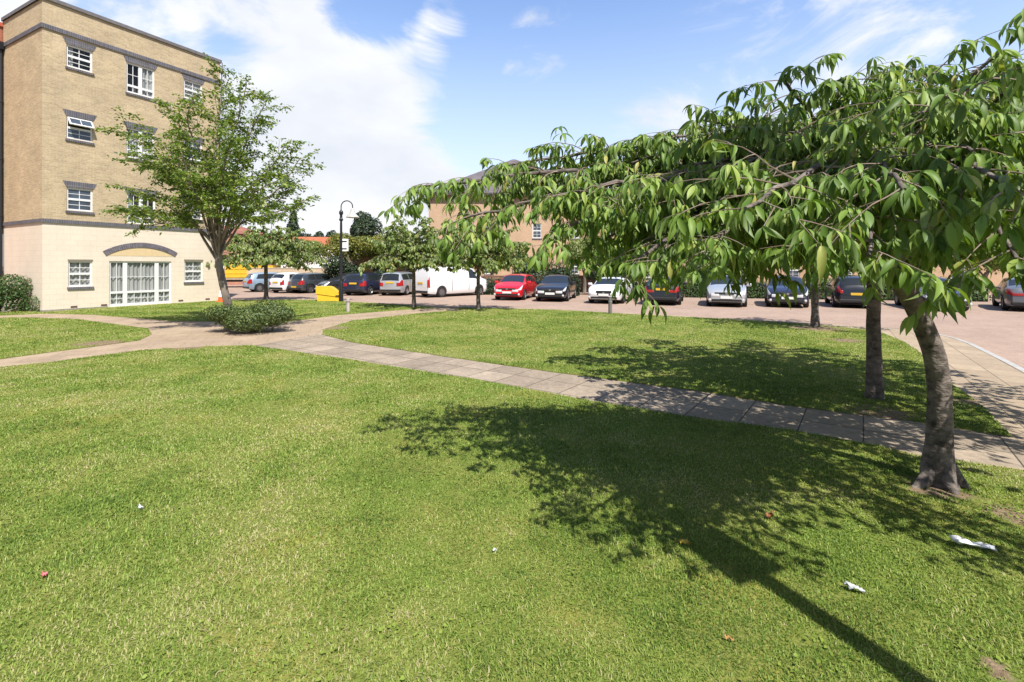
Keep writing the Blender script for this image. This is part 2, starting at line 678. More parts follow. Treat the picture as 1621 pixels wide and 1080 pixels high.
far_edge = [(368, 474.5), (499, 473.5), (553, 477), (618, 480.5), (728, 485.5), (880, 489.5), (1000, 496), (1118, 502), (1178, 505), (1276, 511), (1370, 517), (1440, 522)]
kerb_px = [(1466, 526), (1490, 531), (1522, 540), (1553, 555), (1585, 571), (1617, 588)]
slab_poly = [Vector((-48, -15, 0)), Vector((-48, 30, 0)), at(345, 472.5)] + [at(*p) for p in far_edge] + [at(*p) for p in kerb_px] + [Vector(p) for p in ((8.1, 7.3, 0), (6.9, 5.4, 0), (5.9, 3.4, 0), (5.2, 1, 0), (5, -15, 0))]
M_pave = brickmat('flag_paving', (.37, .29, .205), (.31, .24, .17), (.12, .10, .075), bw=.62, bh=.46, ms=.007, mode='floor', angle=R(-57), patch=.12, pscale=1.3, fleck=.14, rough=.9, bump=.5)
MB().prism(slab_poly, -.15, 0).build('pavement', M_pave)['kind'] = 'structure'

# kerb stones along the pavement edge
M_kerb = mat('kerb_stone', (.36, .35, .33), .85, var=.2, vscale=6, bump=.2)
kpts = catmull([at(*p) for p in [(1370, 517), (1440, 522)] + kerb_px] + [(8.1, 7.3, 0), (6.9, 5.4, 0), (5.9, 3.4, 0)], 8)
kb = MB()
cum = along(kpts)
s = 0.0
while s < cum[-1] - .95:
    p, t = sample(kpts, cum, s + .005)
    q, _ = sample(kpts, cum, s + .905)
    d = nrm(q - p)
    nn = np.array([d[1], -d[0], 0])
    if np.dot(nn, np.array([1, .6, 0])) < 0:
        nn = -nn
    a, b, c, e = p - nn * .003, q - nn * .003, q + nn * .13, p + nn * .13
    lo, hi = np.array([0, 0, -.155]), np.array([0, 0, .006])
    kb.add([a + lo, b + lo, c + lo, e + lo, a + hi, b + hi, c + hi - np.array([0, 0, .012]), e + hi - np.array([0, 0, .012])], [(0, 3, 2, 1), (4, 5, 6, 7), (0, 1, 5, 4), (1, 2, 6, 5), (2, 3, 7, 6), (3, 0, 4, 7)])
    s += .915
kb.build('kerb', M_kerb)['kind'] = 'structure'

# paths
low_edge = [(0, 582), (74, 575), (150, 565), (230, 555), (330, 549), (400, 548), (470, 558), (560, 571), (700, 594), (750, 601), (947, 638), (1088, 661), (1250, 682), (1377, 705), (1450, 722), (1621, 747)]
up_edge = [(510, 530), (560, 543), (665, 559), (771, 575), (877, 590), (982, 604), (1100, 619), (1250, 643), (1383, 660), (1460, 670), (1603, 693)]
M_path = brickmat('path_flags', (.335, .27, .205), (.245, .197, .148), (.07, .06, .045), bw=.60, bh=.62, ms=.008, mode='floor', angle=R(35.5), offset=0.0, patch=.2, pscale=1.6, fleck=.24, rough=.9, bump=.6)
main_path = [at(*p) for p in low_edge[5:]] + [Vector((5.1, 4.0, 0)), at(1603, 693)] + [at(*p) for p in up_edge[::-1][1:]] + [at(500, 530)]
MB().prism(main_path, -.02, .004).build('path', M_path)['kind'] = 'structure'
M_path2 = brickmat('worn_path_flags', (.36, .275, .19), (.31, .235, .165), (.18, .14, .10), bw=.60, bh=.60, ms=.006, mode='floor', angle=R(-20), patch=.16, pscale=1.0, fleck=.16, rough=.92, bump=.4)
junction = [at(*p) for p in ((-60, 588), (0, 582), (74, 575), (150, 565), (230, 555), (330, 549), (400, 548))] + [at(500, 530), at(510, 522), at(560, 507), at(650, 497), at(725, 488), at(690, 487), at(600, 493), at(540, 498), at(450, 510), at(300, 507), at(210, 503), at(148, 498), at(74, 497), at(-60, 503), at(-60, 508), at(25, 504), at(123, 507), at(234, 523), at(222, 540), at(150, 550), at(80, 559), at(0, 570), at(-60, 576)]
MB().prism(junction, -.02, .008).build('path', M_path2)['kind'] = 'structure'


# ------------------------------------------------------------------ lawns
def wobble(poly, amp=.035, step=.22, seed=0):
    out = []
    k = len(poly)
    for i in range(k):
        a, b = Vector(poly[i]), Vector(poly[(i + 1) % k])
        a.z = b.z = 0
        n = max(1, min(160, int((b - a).length / step)))
        for j in range(n):
            p = a.lerp(b, j / n)
            o = Vector((mnoise.noise(Vector((p.x * 2.3, p.y * 2.3, seed))), mnoise.noise(Vector((p.x * 2.3, p.y * 2.3, seed + 9))), 0))
            q = p + o * amp * (1 if (b - a).length < 8 else .6)
            out.append((q.x, q.y))
    return out


lawn_near = [at(*p) for p in low_edge] + [Vector((4.95, 4.15, 0)), Vector((4.6, -8, 0)), Vector((-30, -8, 0)), Vector((-30, 9, 0)), at(-60, 588)]
lawn_mid = [at(*p) for p in up_edge] + [at(*p) for p in ((1550, 640), (1507, 610), (1475, 578), (1452, 555), (1427, 540), (1398, 528.5), (1370, 522), (1276, 514), (1178, 507), (1118, 504), (1000, 498), (880, 491), (728, 487.4), (720, 492), (650, 498), (560, 508), (512, 522))]
lawn_left = [at(*p) for p in ((74, 497), (148, 499), (210, 504), (271, 509), (450, 511), (540, 499), (600, 494), (690, 487.6), (660, 484.5), (618, 482), (553, 478.5), (499, 475), (368, 476), (346, 475), (67, 494.5), (30, 493), (-60, 495), (-60, 502))]
lawn_wedge = [at(*p) for p in ((-60, 508), (25, 503), (123, 506), (234, 521), (240, 530), (222, 539), (150, 549), (80, 558), (0, 569), (-60, 576))]

M_soil = None


def lawn_material():
    m, t, b = newmat('lawn_turf')
    b.inputs['Roughness'].default_value = .95
    b.inputs['Specular IOR Level'].default_value = .1
    g = t.nodes.new('ShaderNodeNewGeometry')
    def nz(scale, detail, rough=.6):
        n = t.nodes.new('ShaderNodeTexNoise')
        n.inputs['Scale'].default_value = scale
        n.inputs['Detail'].default_value = detail
        n.inputs['Roughness'].default_value = rough
        t.links.new(g.outputs['Position'], n.inputs['Vector'])
        return n.outputs['Fac']
    def ramp(f, els):
        cr = t.nodes.new('ShaderNodeValToRGB')
        e = cr.color_ramp.elements
        while len(e) < len(els):
            e.new(.5)
        for x, (p, c) in zip(e, els):
            x.position = p
            x.color = tuple(c) + (1,)
        t.links.new(f, cr.inputs['Fac'])
        return cr.outputs['Color']
    fine = ramp(nz(55, 6, .75), [(.3, (0.081, 0.102, 0.022)), (.5, (0.176, 0.198, 0.043)), (.7, (0.297, 0.270, 0.096))])
    patch = ramp(nz(1.1, 5), [(.35, (.75, .95, .7)), (.55, (1, 1, 1)), (.72, (1.45, 1.22, 1.15))])
    mx = t.nodes.new('ShaderNodeMixRGB')
    mx.blend_type = 'MULTIPLY'
    mx.inputs['Fac'].default_value = 1
    t.links.new(fine, mx.inputs['Color1'])
    t.links.new(patch, mx.inputs['Color2'])
    # worn bare earth
    earth = ramp(nz(30, 6), [(.3, (.15, .105, .065)), (.7, (.30, .225, .15))])
    acc = None
    for (x, y, r0, r1) in BARE:
        d = t.nodes.new('ShaderNodeVectorMath')
        d.operation = 'DISTANCE'
        t.links.new(g.outputs['Position'], d.inputs[0])
        d.inputs[1].default_value = (x, y, .01)
        mr = t.nodes.new('ShaderNodeMapRange')
        mr.inputs['From Min'].default_value = r1
        mr.inputs['From Max'].default_value = r0
        t.links.new(d.outputs['Value'], mr.inputs['Value'])
        if acc is None:
            acc = mr.outputs['Result']
        else:
            a = t.nodes.new('ShaderNodeMath')
            a.operation = 'MAXIMUM'
            t.links.new(acc, a.inputs[0])
            t.links.new(mr.outputs['Result'], a.inputs[1])
            acc = a.outputs[0]
    pn = t.nodes.new('ShaderNodeMath')
    pn.operation = 'MULTIPLY_ADD'
    t.links.new(nz(9, 5), pn.inputs[0])
    pn.inputs[1].default_value = 1.6
    pn.inputs[2].default_value = -.8
    ad = t.nodes.new('ShaderNodeMath')
    ad.operation = 'ADD'
    t.links.new(acc, ad.inputs[0])
    t.links.new(pn.outputs[0], ad.inputs[1])
    sm = t.nodes.new('ShaderNodeMapRange')
    sm.interpolation_type = 'SMOOTHSTEP'
    sm.inputs['From Min'].default_value = .35
    sm.inputs['From Max'].default_value = .75
    t.links.new(ad.outputs[0], sm.inputs['Value'])
    m2 = t.nodes.new('ShaderNodeMixRGB')
    t.links.new(sm.outputs['Result'], m2.inputs['Fac'])
    t.links.new(mx.outputs[0], m2.inputs['Color1'])
    t.links.new(earth, m2.inputs['Color2'])
    t.links.new(m2.outputs[0], b.inputs['Base Color'])
    bp = t.nodes.new('ShaderNodeBump')
    bp.inputs['Strength'].default_value = .8
    bp.inputs['Distance'].default_value = .02
    t.links.new(nz(70, 4), bp.inputs['Height'])
    t.links.new(bp.outputs[0], b.inputs['Normal'])
    return m


def g2(px, py, r0, r1):
    p = at(px, py)
    return (p.x, p.y, r0, r1)


BARE = [(3.50, 4.06, .10, .34), g2(1612, 818, .08, .30), g2(1390, 655, .1, .55), g2(1290, 520, .3, 1.2), g2(1575, 1062, .0, .14),
        g2(530, 520, .1, .7), g2(160, 544, .2, .8), g2(300, 551, .1, .6), g2(720, 492, .1, .7), g2(1340, 540, .1, .7), g2(1540, 640, .0, .5)]
M_turf = lawn_material()
for i, poly in enumerate((lawn_near, lawn_mid, lawn_left, lawn_wedge)):
    MB().prism(wobble(poly, seed=i * 3.3), -.02, .014).build('lawn', M_turf)['kind'] = 'structure'


def inside(poly, X, Y):
    xs = np.array([p[0] for p in poly])
    ys = np.array([p[1] for p in poly])
    c = np.zeros(len(X), dtype=bool)
    k = len(poly)
    j = k - 1
    for i in range(k):
        cond = ((ys[i] > Y) != (ys[j] > Y))
        with np.errstate(divide='ignore', invalid='ignore'):
            xi = (xs[j] - xs[i]) * (Y - ys[i]) / (ys[j] - ys[i]) + xs[i]
        c ^= cond & (X < xi)
        j = i
    return c


_rng0 = np.random.default_rng(5)
_G = _rng0.uniform(-1, 1, (256, 256))


def vnoise(X, Y, s):
    x, y = X * s, Y * s
    xi, yi = np.floor(x).astype(int), np.floor(y).astype(int)
    fx, fy = x - xi, y - yi
    fx, fy = fx * fx * (3 - 2 * fx), fy * fy * (3 - 2 * fy)
    g = lambda a, b: _G[a & 255, b & 255]
    return (g(xi, yi) * (1 - fx) + g(xi + 1, yi) * fx) * (1 - fy) + (g(xi, yi + 1) * (1 - fx) + g(xi + 1, yi + 1) * fx) * fy


def blades():
    rng = np.random.default_rng(11)
    n = 1300000
    y0, y1 = 1.1, 27.0
    # density falls with distance, blades broaden with it
    u = rng.uniform(0, 1, n)
    Y = (np.sqrt(y0) + u * (np.sqrt(y1) - np.sqrt(y0))) ** 2
    X = rng.uniform(-1, 1, n) * (1.22 * Y + .7)
    keep = np.zeros(n, dtype=bool)
    for i, poly in enumerate((lawn_near, lawn_mid, lawn_left, lawn_wedge)):
        pl = [(p[0], p[1]) for p in poly]
        keep |= inside(pl, X, Y)
    bare = np.zeros(n)
    for (bx, by, r0, r1) in BARE:
        d = np.hypot(X - bx, Y - by)
        bare = np.maximum(bare, np.clip((r1 - d) / (r1 - r0 + 1e-6), 0, 1))
    bare = bare + .55 * vnoise(X, Y, 7) + .3 * vnoise(X, Y, 19)
    keep &= rng.uniform(0, 1, n) > np.clip((bare - .25) * 2.0, 0, .97)
    dry = .6 * vnoise(X, Y, .9) + .5 * vnoise(X + 50, Y, 2.3) + .4 * vnoise(X, Y + 30, 6.5)
    X, Y, dry = X[keep], Y[keep], dry[keep]
    n = len(X)
    lush = .6 * vnoise(X + 9, Y + 70, 1.4) + .5 * vnoise(X, Y + 11, 4.0)
    far = np.maximum(Y / 2.4, .8)
    h = rng.uniform(.010, .025, n) * (1 + .5 * np.clip(lush, -.6, 1)) * (1 - .25 * np.clip(dry, 0, 1)) * (1 + .02 * Y)
    wide = rng.uniform(.0015, .0031, n) * far ** .66
    az = rng.uniform(0, 2 * np.pi, n)
    lean = np.clip(rng.normal(.75, .5, n), .05, 2.0)
    dirx, diry = np.cos(az), np.sin(az)
    sx, sy = -diry * wide, dirx * wide
    z0 = np.full(n, .012)
    mx, my = X + dirx * h * lean * .35, Y + diry * h * lean * .35
    tx, ty = X + dirx * h * lean * 1.1, Y + diry * h * lean * 1.1
    V = np.empty((n, 5, 3))
    V[:, 0] = np.stack([X - sx, Y - sy, z0], 1)
    V[:, 1] = np.stack([X + sx, Y + sy, z0], 1)
    V[:, 2] = np.stack([mx + sx * .8, my + sy * .8, z0 + h * .62], 1)
    V[:, 3] = np.stack([mx - sx * .8, my - sy * .8, z0 + h * .62], 1)
    V[:, 4] = np.stack([tx, ty, z0 + h * np.clip(1.1 - .30 * lean, .35, 1)], 1)
    b = np.arange(n)[:, None] * 5
    Q = b + np.array([[0, 1, 2, 3]])
    T = b + np.array([[3, 2, 4]])
    rnd = np.clip(.42 + .36 * dry - .12 * lush + rng.normal(0, .20, n), 0, 1)
    straw = rng.uniform(0, 1, n) < np.clip(.02 + .11 * dry, .006, .22)
    rnd[straw] = rng.uniform(.86, 1.0, straw.sum())
    M = leafmat('grass_blade', [(0, (0.087, 0.149, 0.023)), (.3, (0.174, 0.268, 0.043)), (.55, (0.289, 0.360, 0.077)), (.78, (0.392, 0.402, 0.144)), (.88, (0.447, 0.391, 0.206)), (1, (0.523, 0.443, 0.278))], trans=.28, rough=.55, spec=.25, transcol=(1.3, 1.35, .6, 1))
    o = np_object('grass', V.reshape(-1, 3), Q, T, M, None, np.repeat(rnd, 5), smooth=False)
    tag(o, 'short mown green grass with straw-coloured flecks on the lawns', 'grass', kind='stuff')

    m = 16000
    u = rng.uniform(0, 1, m)
    WY = (np.sqrt(1.2) + u * (np.sqrt(9.0) - np.sqrt(1.2))) ** 2
    WX = rng.uniform(-1, 1, m) * (1.2 * WY + .5)
    # little round weed leaves round the foot of the leaning tree
    n = 2600
    X = rng.normal(3.6, .75, n)
    Y = rng.normal(3.55, .55, n)
    k = inside([(p[0], p[1]) for p in lawn_near], X, Y) & (vnoise(X, Y, 3.1) > -.1) & (np.hypot(X - 3.5, Y - 4.05) > .3)
    k2 = inside([(p[0], p[1]) for p in lawn_near], WX, WY) & (.7 * vnoise(WX + 33, WY, 2.1) + .5 * vnoise(WX, WY + 5, 6.0) > .30)
    X, Y = np.concatenate([X[k], WX[k2]]), np.concatenate([Y[k], WY[k2]])
    n = len(X)
    az = rng.uniform(0, 6.28, n)
    d = np.stack([np.cos(az), np.sin(az), rng.uniform(-.2, .4, n)], 1)
    nn = np.stack([rng.normal(0, .4, n), rng.normal(0, .4, n), np.ones(n)], 1)
    w = leaves_object('clover', MID_LEAF, np.stack([X, Y, rng.uniform(.016, .038, n)], 1), d, nn, rng.uniform(.010, .025, n), leafmat('clover_leaf', [(0, (.13, .19, .025)), (1, (.26, .34, .05))], trans=.3, rough=.6), None, rng, widen=2.0, rnd=rng.uniform(.3, .9, n))
    tag(w, 'small round clover leaves scattered through the near lawn and round the leaning trunk', 'weeds', kind='stuff')


blades()


# ------------------------------------------------------------------ trees
class Plant:
    def __init__(self, seed):
        self.rng = np.random.default_rng(seed)
        self.limb = MB()
        self.twig = MB()
        self.pos, self.dir, self.nor, self.size = [], [], [], []

    def leaf(self, p, d, size, nj=.45):
        r = self.rng
        self.pos.append(p)
        self.dir.append(d)
        self.nor.append(UP + r.normal(0, nj, 3))
        self.size.append(size)


def cherry_limb(pl, pts, r0, r1, leaf, sub_step, sub_len, leaf_step, start=.25, sides=7, twig_step=.17, droop=.14, hang=(.15, 1.05), sub_lo=.28):
    rng = pl.rng
    cum = along(pts)
    Lm = cum[-1]
    n = len(pts)
    rad = [r0 + (r1 - r0) * (cum[i] / Lm) ** .8 for i in range(n)]
    pl.limb.tube(pts, rad, sides, wob=.12)

    def whorl(p, t, k, sp=1.0):
        """a spur: leaves fanning out of one point and arching down"""
        a0 = rng.uniform(0, 2 * math.pi)
        for i in range(k):
            a = a0 + 2 * math.pi * (i + rng.uniform(-.3, .3)) / k
            d = np.array([math.cos(a), math.sin(a), 0]) * sp + t * rng.uniform(.15, .6) - UP * rng.uniform(*hang)
            pl.leaf(p + rng.normal(0, .004, 3), nrm(d), leaf * rng.uniform(.5, 1.12), .3)

    def leafy(q, lo, side0=1):
        c = along(q)
        s = lo * c[-1] + rng.uniform(0, leaf_step * 3)
        while s < c[-1]:
            p, t = sample(q, c, s)
            whorl(p, t, int(rng.integers(2, 7)))
            s += leaf_step * 3.0 * rng.uniform(.6, 1.4)
        whorl(q[-1], nrm(q[-1] - q[-2]), int(rng.integers(4, 8)), .7)

    s = start * Lm
    side = 1
    while s < Lm:
        p, t = sample(pts, cum, s)
        lat = np.cross(t, UP)
        lat = nrm(lat) if np.linalg.norm(lat) > .1 else np.array([1.0, 0, 0])
        d = nrm(lat * side * rng.uniform(.5, 1.0) + t * rng.uniform(.3, .9) + UP * rng.uniform(-.35, .5))
        ln = sub_len * rng.uniform(.45, 1.1) * (1 - .35 * s / Lm)
        q = [p]
        m = 6
        for k in range(m):
            d = nrm(d + rng.normal(0, .10, 3) - UP * droop * (.4 + k / m))
            q.append(q[-1] + d * ln / m)
        q = np.array(q)
        rs = max(.004, (r0 + (r1 - r0) * s / Lm) * .34)
        pl.twig.tube(q, [rs * (1 - .75 * k / m) for k in range(m + 1)], 5)
        leafy(q, sub_lo, side)
        c = along(q)
        z = .25 * ln
        sd = 1
        while z < ln * .92:
            pp, tt = sample(q, c, z)
            la = np.cross(tt, UP)
            la = nrm(la) if np.linalg.norm(la) > .1 else np.array([1.0, 0, 0])
            dd = nrm(la * sd * rng.uniform(.4, 1) + tt * .5 + UP * rng.uniform(-.5, .5))
            l2 = ln * rng.uniform(.22, .48)
            w = [pp]
            for k in range(3):
                dd = nrm(dd - UP * droop * .8 + rng.normal(0, .08, 3))
                w.append(w[-1] + dd * l2 / 3)
            w = np.array(w)
            pl.twig.tube(w, [.003, .0025, .002, .0014], 4, cap=False)
            leafy(w, .25, sd)
            sd = -sd
            z += twig_step * rng.uniform(.7, 1.3)
        side = -side
        s += sub_step * rng.uniform(.65, 1.35)
    leafy(pts[int(n * .7):], .1)


def finish_tree(pl, root, trunk_mb, bark, leafm, tmpl, wide=1.0, limb_name='limbs'):
    trunk_mb.build('trunk', bark, root, smooth=60)
    pl.limb.build('branches', bark, root, smooth=60)
    if pl.twig.v:
        pl.twig.build('twigs', M_twig, root)
    org = np.array(root.location)
    return leaves_object('crown', tmpl, pl.pos, pl.dir, pl.nor, pl.size, leafm, root, pl.rng, widen=wide)


def trunk_mesh(pts, rads, n=18, wob=.10, flare=True, seed=0):
    mb = MB()
    pts = catmull(pts, 7)
    cum = along(pts)
    key = np.linspace(0, cum[-1], len(rads))
    rr = np.interp(cum, key, rads)
    mb.tube(pts, list(rr), n, wob=wob, seed=seed)
    return mb


# --- the leaning cherry in the foreground
def main_cherry():
    base = at(1485, 768)
    root = thing('cherry_tree', 'big drooping cherry tree with leaning dark trunk, nearest to the camera', 'tree', (0, 0, 0), group='cherry trees on the lawn')
    fork = P(1395, 412, 4.0)
    tr = [(base.x + .03, base.y, -.06), (base.x, base.y, .10), P(1487, 660, 4.12), P(1485, 590, 4.10), P(1464, 520, 4.08), P(1430, 455, 4.05), P(1395, 412, 4.0)]
    mb = trunk_mesh(tr, [.138, .106, .090, .080, .075, .072, .070, .070], n=22, wob=.13)
    for a, ln in ((195, .26), (262, .12), (335, .12)):   # root flare
        a = R(a)
        d = np.array([math.cos(a), math.sin(a), 0])
        b = np.array([base.x, base.y, 0])
        mb.tube([b + d * .07 + UP * .20, b + d * .12 + UP * .08, b + d * (.13 + ln * .35) + UP * .015, b + d * (.13 + ln * .8) - UP * .05], [.05, .058, .042, .016], 8, wob=.2)
    pl = Plant(21)
    ends = [  # (px, py, distance) of each limb's tip, and how much it arches
        ((655, 296, 4.25), .42, .050), ((735, 345, 3.9), .40, .040), ((800, 262, 4.6), .45, .045), ((870, 368, 3.6), .45, .04),
        ((905, 245, 4.4), .40, .045), ((1000, 418, 3.1), .5, .040), ((1000, 300, 3.2), .50, .042), ((1110, 190, 3.6), .35, .045),
        ((1180, 330, 2.1), .45, .045), ((1110, 398, 2.8), .5, .035), ((1240, 118, 3.1), .25, .045), ((1340, 122, 2.9), .25, .04),
        ((1375, 405, 2.1), .5, .035), ((1430, 300, 2.0), .45, .04), ((1480, 115, 2.9), .2, .045), ((1590, 80, 3.0), .2, .045),
        ((1600, 300, 1.9), .5, .045), ((1610, 410, 2.1), .55, .035), ((1760, 160, 2.3), .4, .045), ((1900, 330, 2.2), .4, .045),
        ((1560, 200, 4.6), .45, .045), ((1700, 330, 4.8), .45, .045), ((1200, 260, 5.0), .5, .045), ((1050, 330, 4.9), .45, .04),
        ((1290, 402, 3.0), .4, .03), ((1330, 230, 2.6), .4, .04), ((1480, 180, 2.4), .35, .04), ((2400, 420, 1.75), .5, .045), ((2900, 330, 1.5), .6, .045),
        ((930, 330, 3.9), .45, .035), ((1100, 260, 3.2), .4, .035),
        ((1040, 392, 3.5), .5, .03), ((1200, 408, 3.3), .5, .03), ((1290, 330, 2.7), .5, .035), ((1500, 350, 2.3), .5, .035), ((1430, 200, 3.3), .4, .035),
        ((1560, 130, 2.6), .3, .035), ((1180, 200, 3.0), .35, .035), ((1330, 300, 4.6), .5, .035), ((1480, 350, 2.9), .5, .03), ((1060, 230, 4.0), .42, .03),
        ((2000, 280, 4.0), .4, .045), ((2150, 340, 3.7), .45, .04), ((1950, 320, 5.0), .45, .04), ((2250, 330, 4.6), .45, .04),
        ((1565, 110, 3.3), .22, .035), ((1445, 115, 3.4), .22, .035), ((1610, 125, 2.8), .2, .035), ((1300, 150, 3.6), .28, .035), ((1390, 130, 3.9), .26, .035), ((1660, 130, 3.2), .25, .035), ((1500, 150, 2.2), .3, .03), ((1160, 402, 4.2), .5, .03), ((1060, 400, 4.4), .5, .03), ((960, 392, 4.5), .5, .03), ((1700, 420, 3.0), .5, .035),
        ((960, 262, 4.2), .4, .035), ((1060, 215, 3.8), .38, .035), ((1000, 350, 3.8), .45, .03), ((880, 300, 4.4), .42, .03), ((800, 300, 4.5), .42, .03), ((930, 390, 3.8), .45, .03), ((1160, 260, 2.9), .4, .035), ((1260, 210, 2.8), .35, .035), ((1390, 160, 2.7), .3, .035), ((1540, 240, 2.2), .4, .035), ((1600, 180, 2.4), .35, .035),
        ((1290, 325, 5.2), .45, .04), ((1150, 315, 5.6), .45, .04), ((1400, 300, 5.5), .45, .04), ((1500, 300, 5.7), .45, .04)]
    stem = []
    for i, ((px, py, d), arch, r) in enumerate(ends):
        e = P(px, py, d)
        o = fork + pl.rng.normal(0, .03, 3)
        h = np.linalg.norm((e - o)[:2])
        m1 = o + (e - o) * .22 + UP * (arch * .72 + .10)
        m2 = o + (e - o) * .58 + UP * arch + np.array([pl.rng.normal(0, .1), pl.rng.normal(0, .1), 0])
        pts = catmull([o, m1, m2, e], 8)
        pts[1:-1] += pl.rng.normal(0, .012, (len(pts) - 2, 3))
        cherry_limb(pl, pts, r, .009, .140, .086, .64, .046, start=.16, twig_step=.125)
    finish_tree(pl, root, mb, M_bark, M_cherry, CHERRY_LEAF, .86)
    root.location = base
    for ch in root.children:
        ch.location = -base
    print('main leaves', len(pl.pos))
    return root


main_cherry()


def generic_cherry(seed, R0, top, low, trunk_h, trunk_r, leaf, sub_step, sub_len, leaf_step, nl=9, lean=(0, 0), tmpl=MID_LEAF, leafm=None, twig_step=.3, wide=1.0):
    """umbrella-shaped cherry about the origin; returns Plant, trunk"""
    rng = np.random.default_rng(seed)
    pl = Plant(seed)
    f = np.array([lean[0], lean[1], trunk_h])
    mb = trunk_mesh([(0, 0, -.06), (.01, 0, .12), (lean[0] * .3, lean[1] * .3, trunk_h * .45), (lean[0] * .75, lean[1] * .7, trunk_h * .8), tuple(f)], [trunk_r * 1.35, trunk_r * 1.08, trunk_r, trunk_r * .95, trunk_r * .9], n=14, seed=seed)
    for ring, (fr, zz, k) in enumerate(((1.0, low + (top - low) * .25, nl), (.85, low + (top - low) * .55, nl - 2), (.58, low + (top - low) * .80, max(5, nl - 4)), (.28, top - .12, max(3, nl // 3)))):
        for j in range(k):
            a = 2 * math.pi * (j + .5 * ring + rng.uniform(-.25, .25)) / k
            rr = R0 * fr * rng.uniform(.82, 1.08)
            e = np.array([rr * math.cos(a) + f[0] * .5, rr * math.sin(a) + f[1] * .5, zz + rng.uniform(-.18, .18)])
            o = f + rng.normal(0, .02, 3)
            arch = .30 * rr / 2 + .12
            pts = catmull([o, o + (e - o) * .25 + UP * arch * .8, o + (e - o) * .6 + UP * arch, e], 5)
            cherry_limb(pl, pts, trunk_r * .40, .008, leaf, sub_step, sub_len, leaf_step, start=.2, sides=5, twig_step=twig_step, sub_lo=.15, hang=(.3, 1.3), droop=.20)
    return pl, mb


def place_cherry(px, py, label, seed, **kw):
    b = at(px, py)
    root = thing('cherry_tree', label, 'tree', (b.x, b.y, 0), group='cherry trees on the lawn')
    leafm = kw.pop('leafm', M_cherry_far)
    tm = kw.get('tmpl', MID_LEAF)
    wide = kw.get('wide', 1.0)
    pl, mb = generic_cherry(seed, **kw)
    finish_tree(pl, root, mb, M_bark, leafm, tm, wide)
    print('cherry leaves', len(pl.pos))
    return root


place_cherry(1383, 631, 'upright cherry tree with straight dark trunk just behind the leaning one', 31, R0=3.9, top=3.1, low=1.8, trunk_h=1.75, trunk_r=.088, leaf=.15, sub_step=.12, sub_len=.85, leaf_step=.05, nl=14, twig_step=.2, leafm=M_cherry, tmpl=MID_LEAF)
place_cherry(1290, 518, 'small-trunked cherry tree at the road edge beside the dark rear-facing hatchback', 32, R0=2.4, top=3.2, low=1.55, trunk_h=1.7, trunk_r=.10, leaf=.16, sub_step=.22, sub_len=.75, leaf_step=.07, nl=10, twig_step=.22, wide=1.25)
place_cherry(757, 490, 'round-headed cherry tree standing in front of the white van nose', 33, R0=2.35, top=4.0, low=1.35, trunk_h=1.7, trunk_r=.078, leaf=.18, sub_step=.17, sub_len=.8, leaf_step=.065, nl=11, twig_step=.22, wide=1.3)
place_cherry(655, 487, 'slim cherry tree in front of the silver car and the back of the van', 34, R0=2.15, top=4.05, low=1.4, trunk_h=1.75, trunk_r=.08, leaf=.18, sub_step=.17, sub_len=.8, leaf_step=.065, nl=10, twig_step=.22, wide=1.3)
place_cherry(421, 474.5, 'wide low cherry tree by the road in front of the pale blue hatchback', 35, R0=2.9, top=4.25, low=1.45, trunk_h=1.9, trunk_r=.10, leaf=.20, sub_step=.19, sub_len=.95, leaf_step=.075, nl=12, twig_step=.25, wide=1.3)


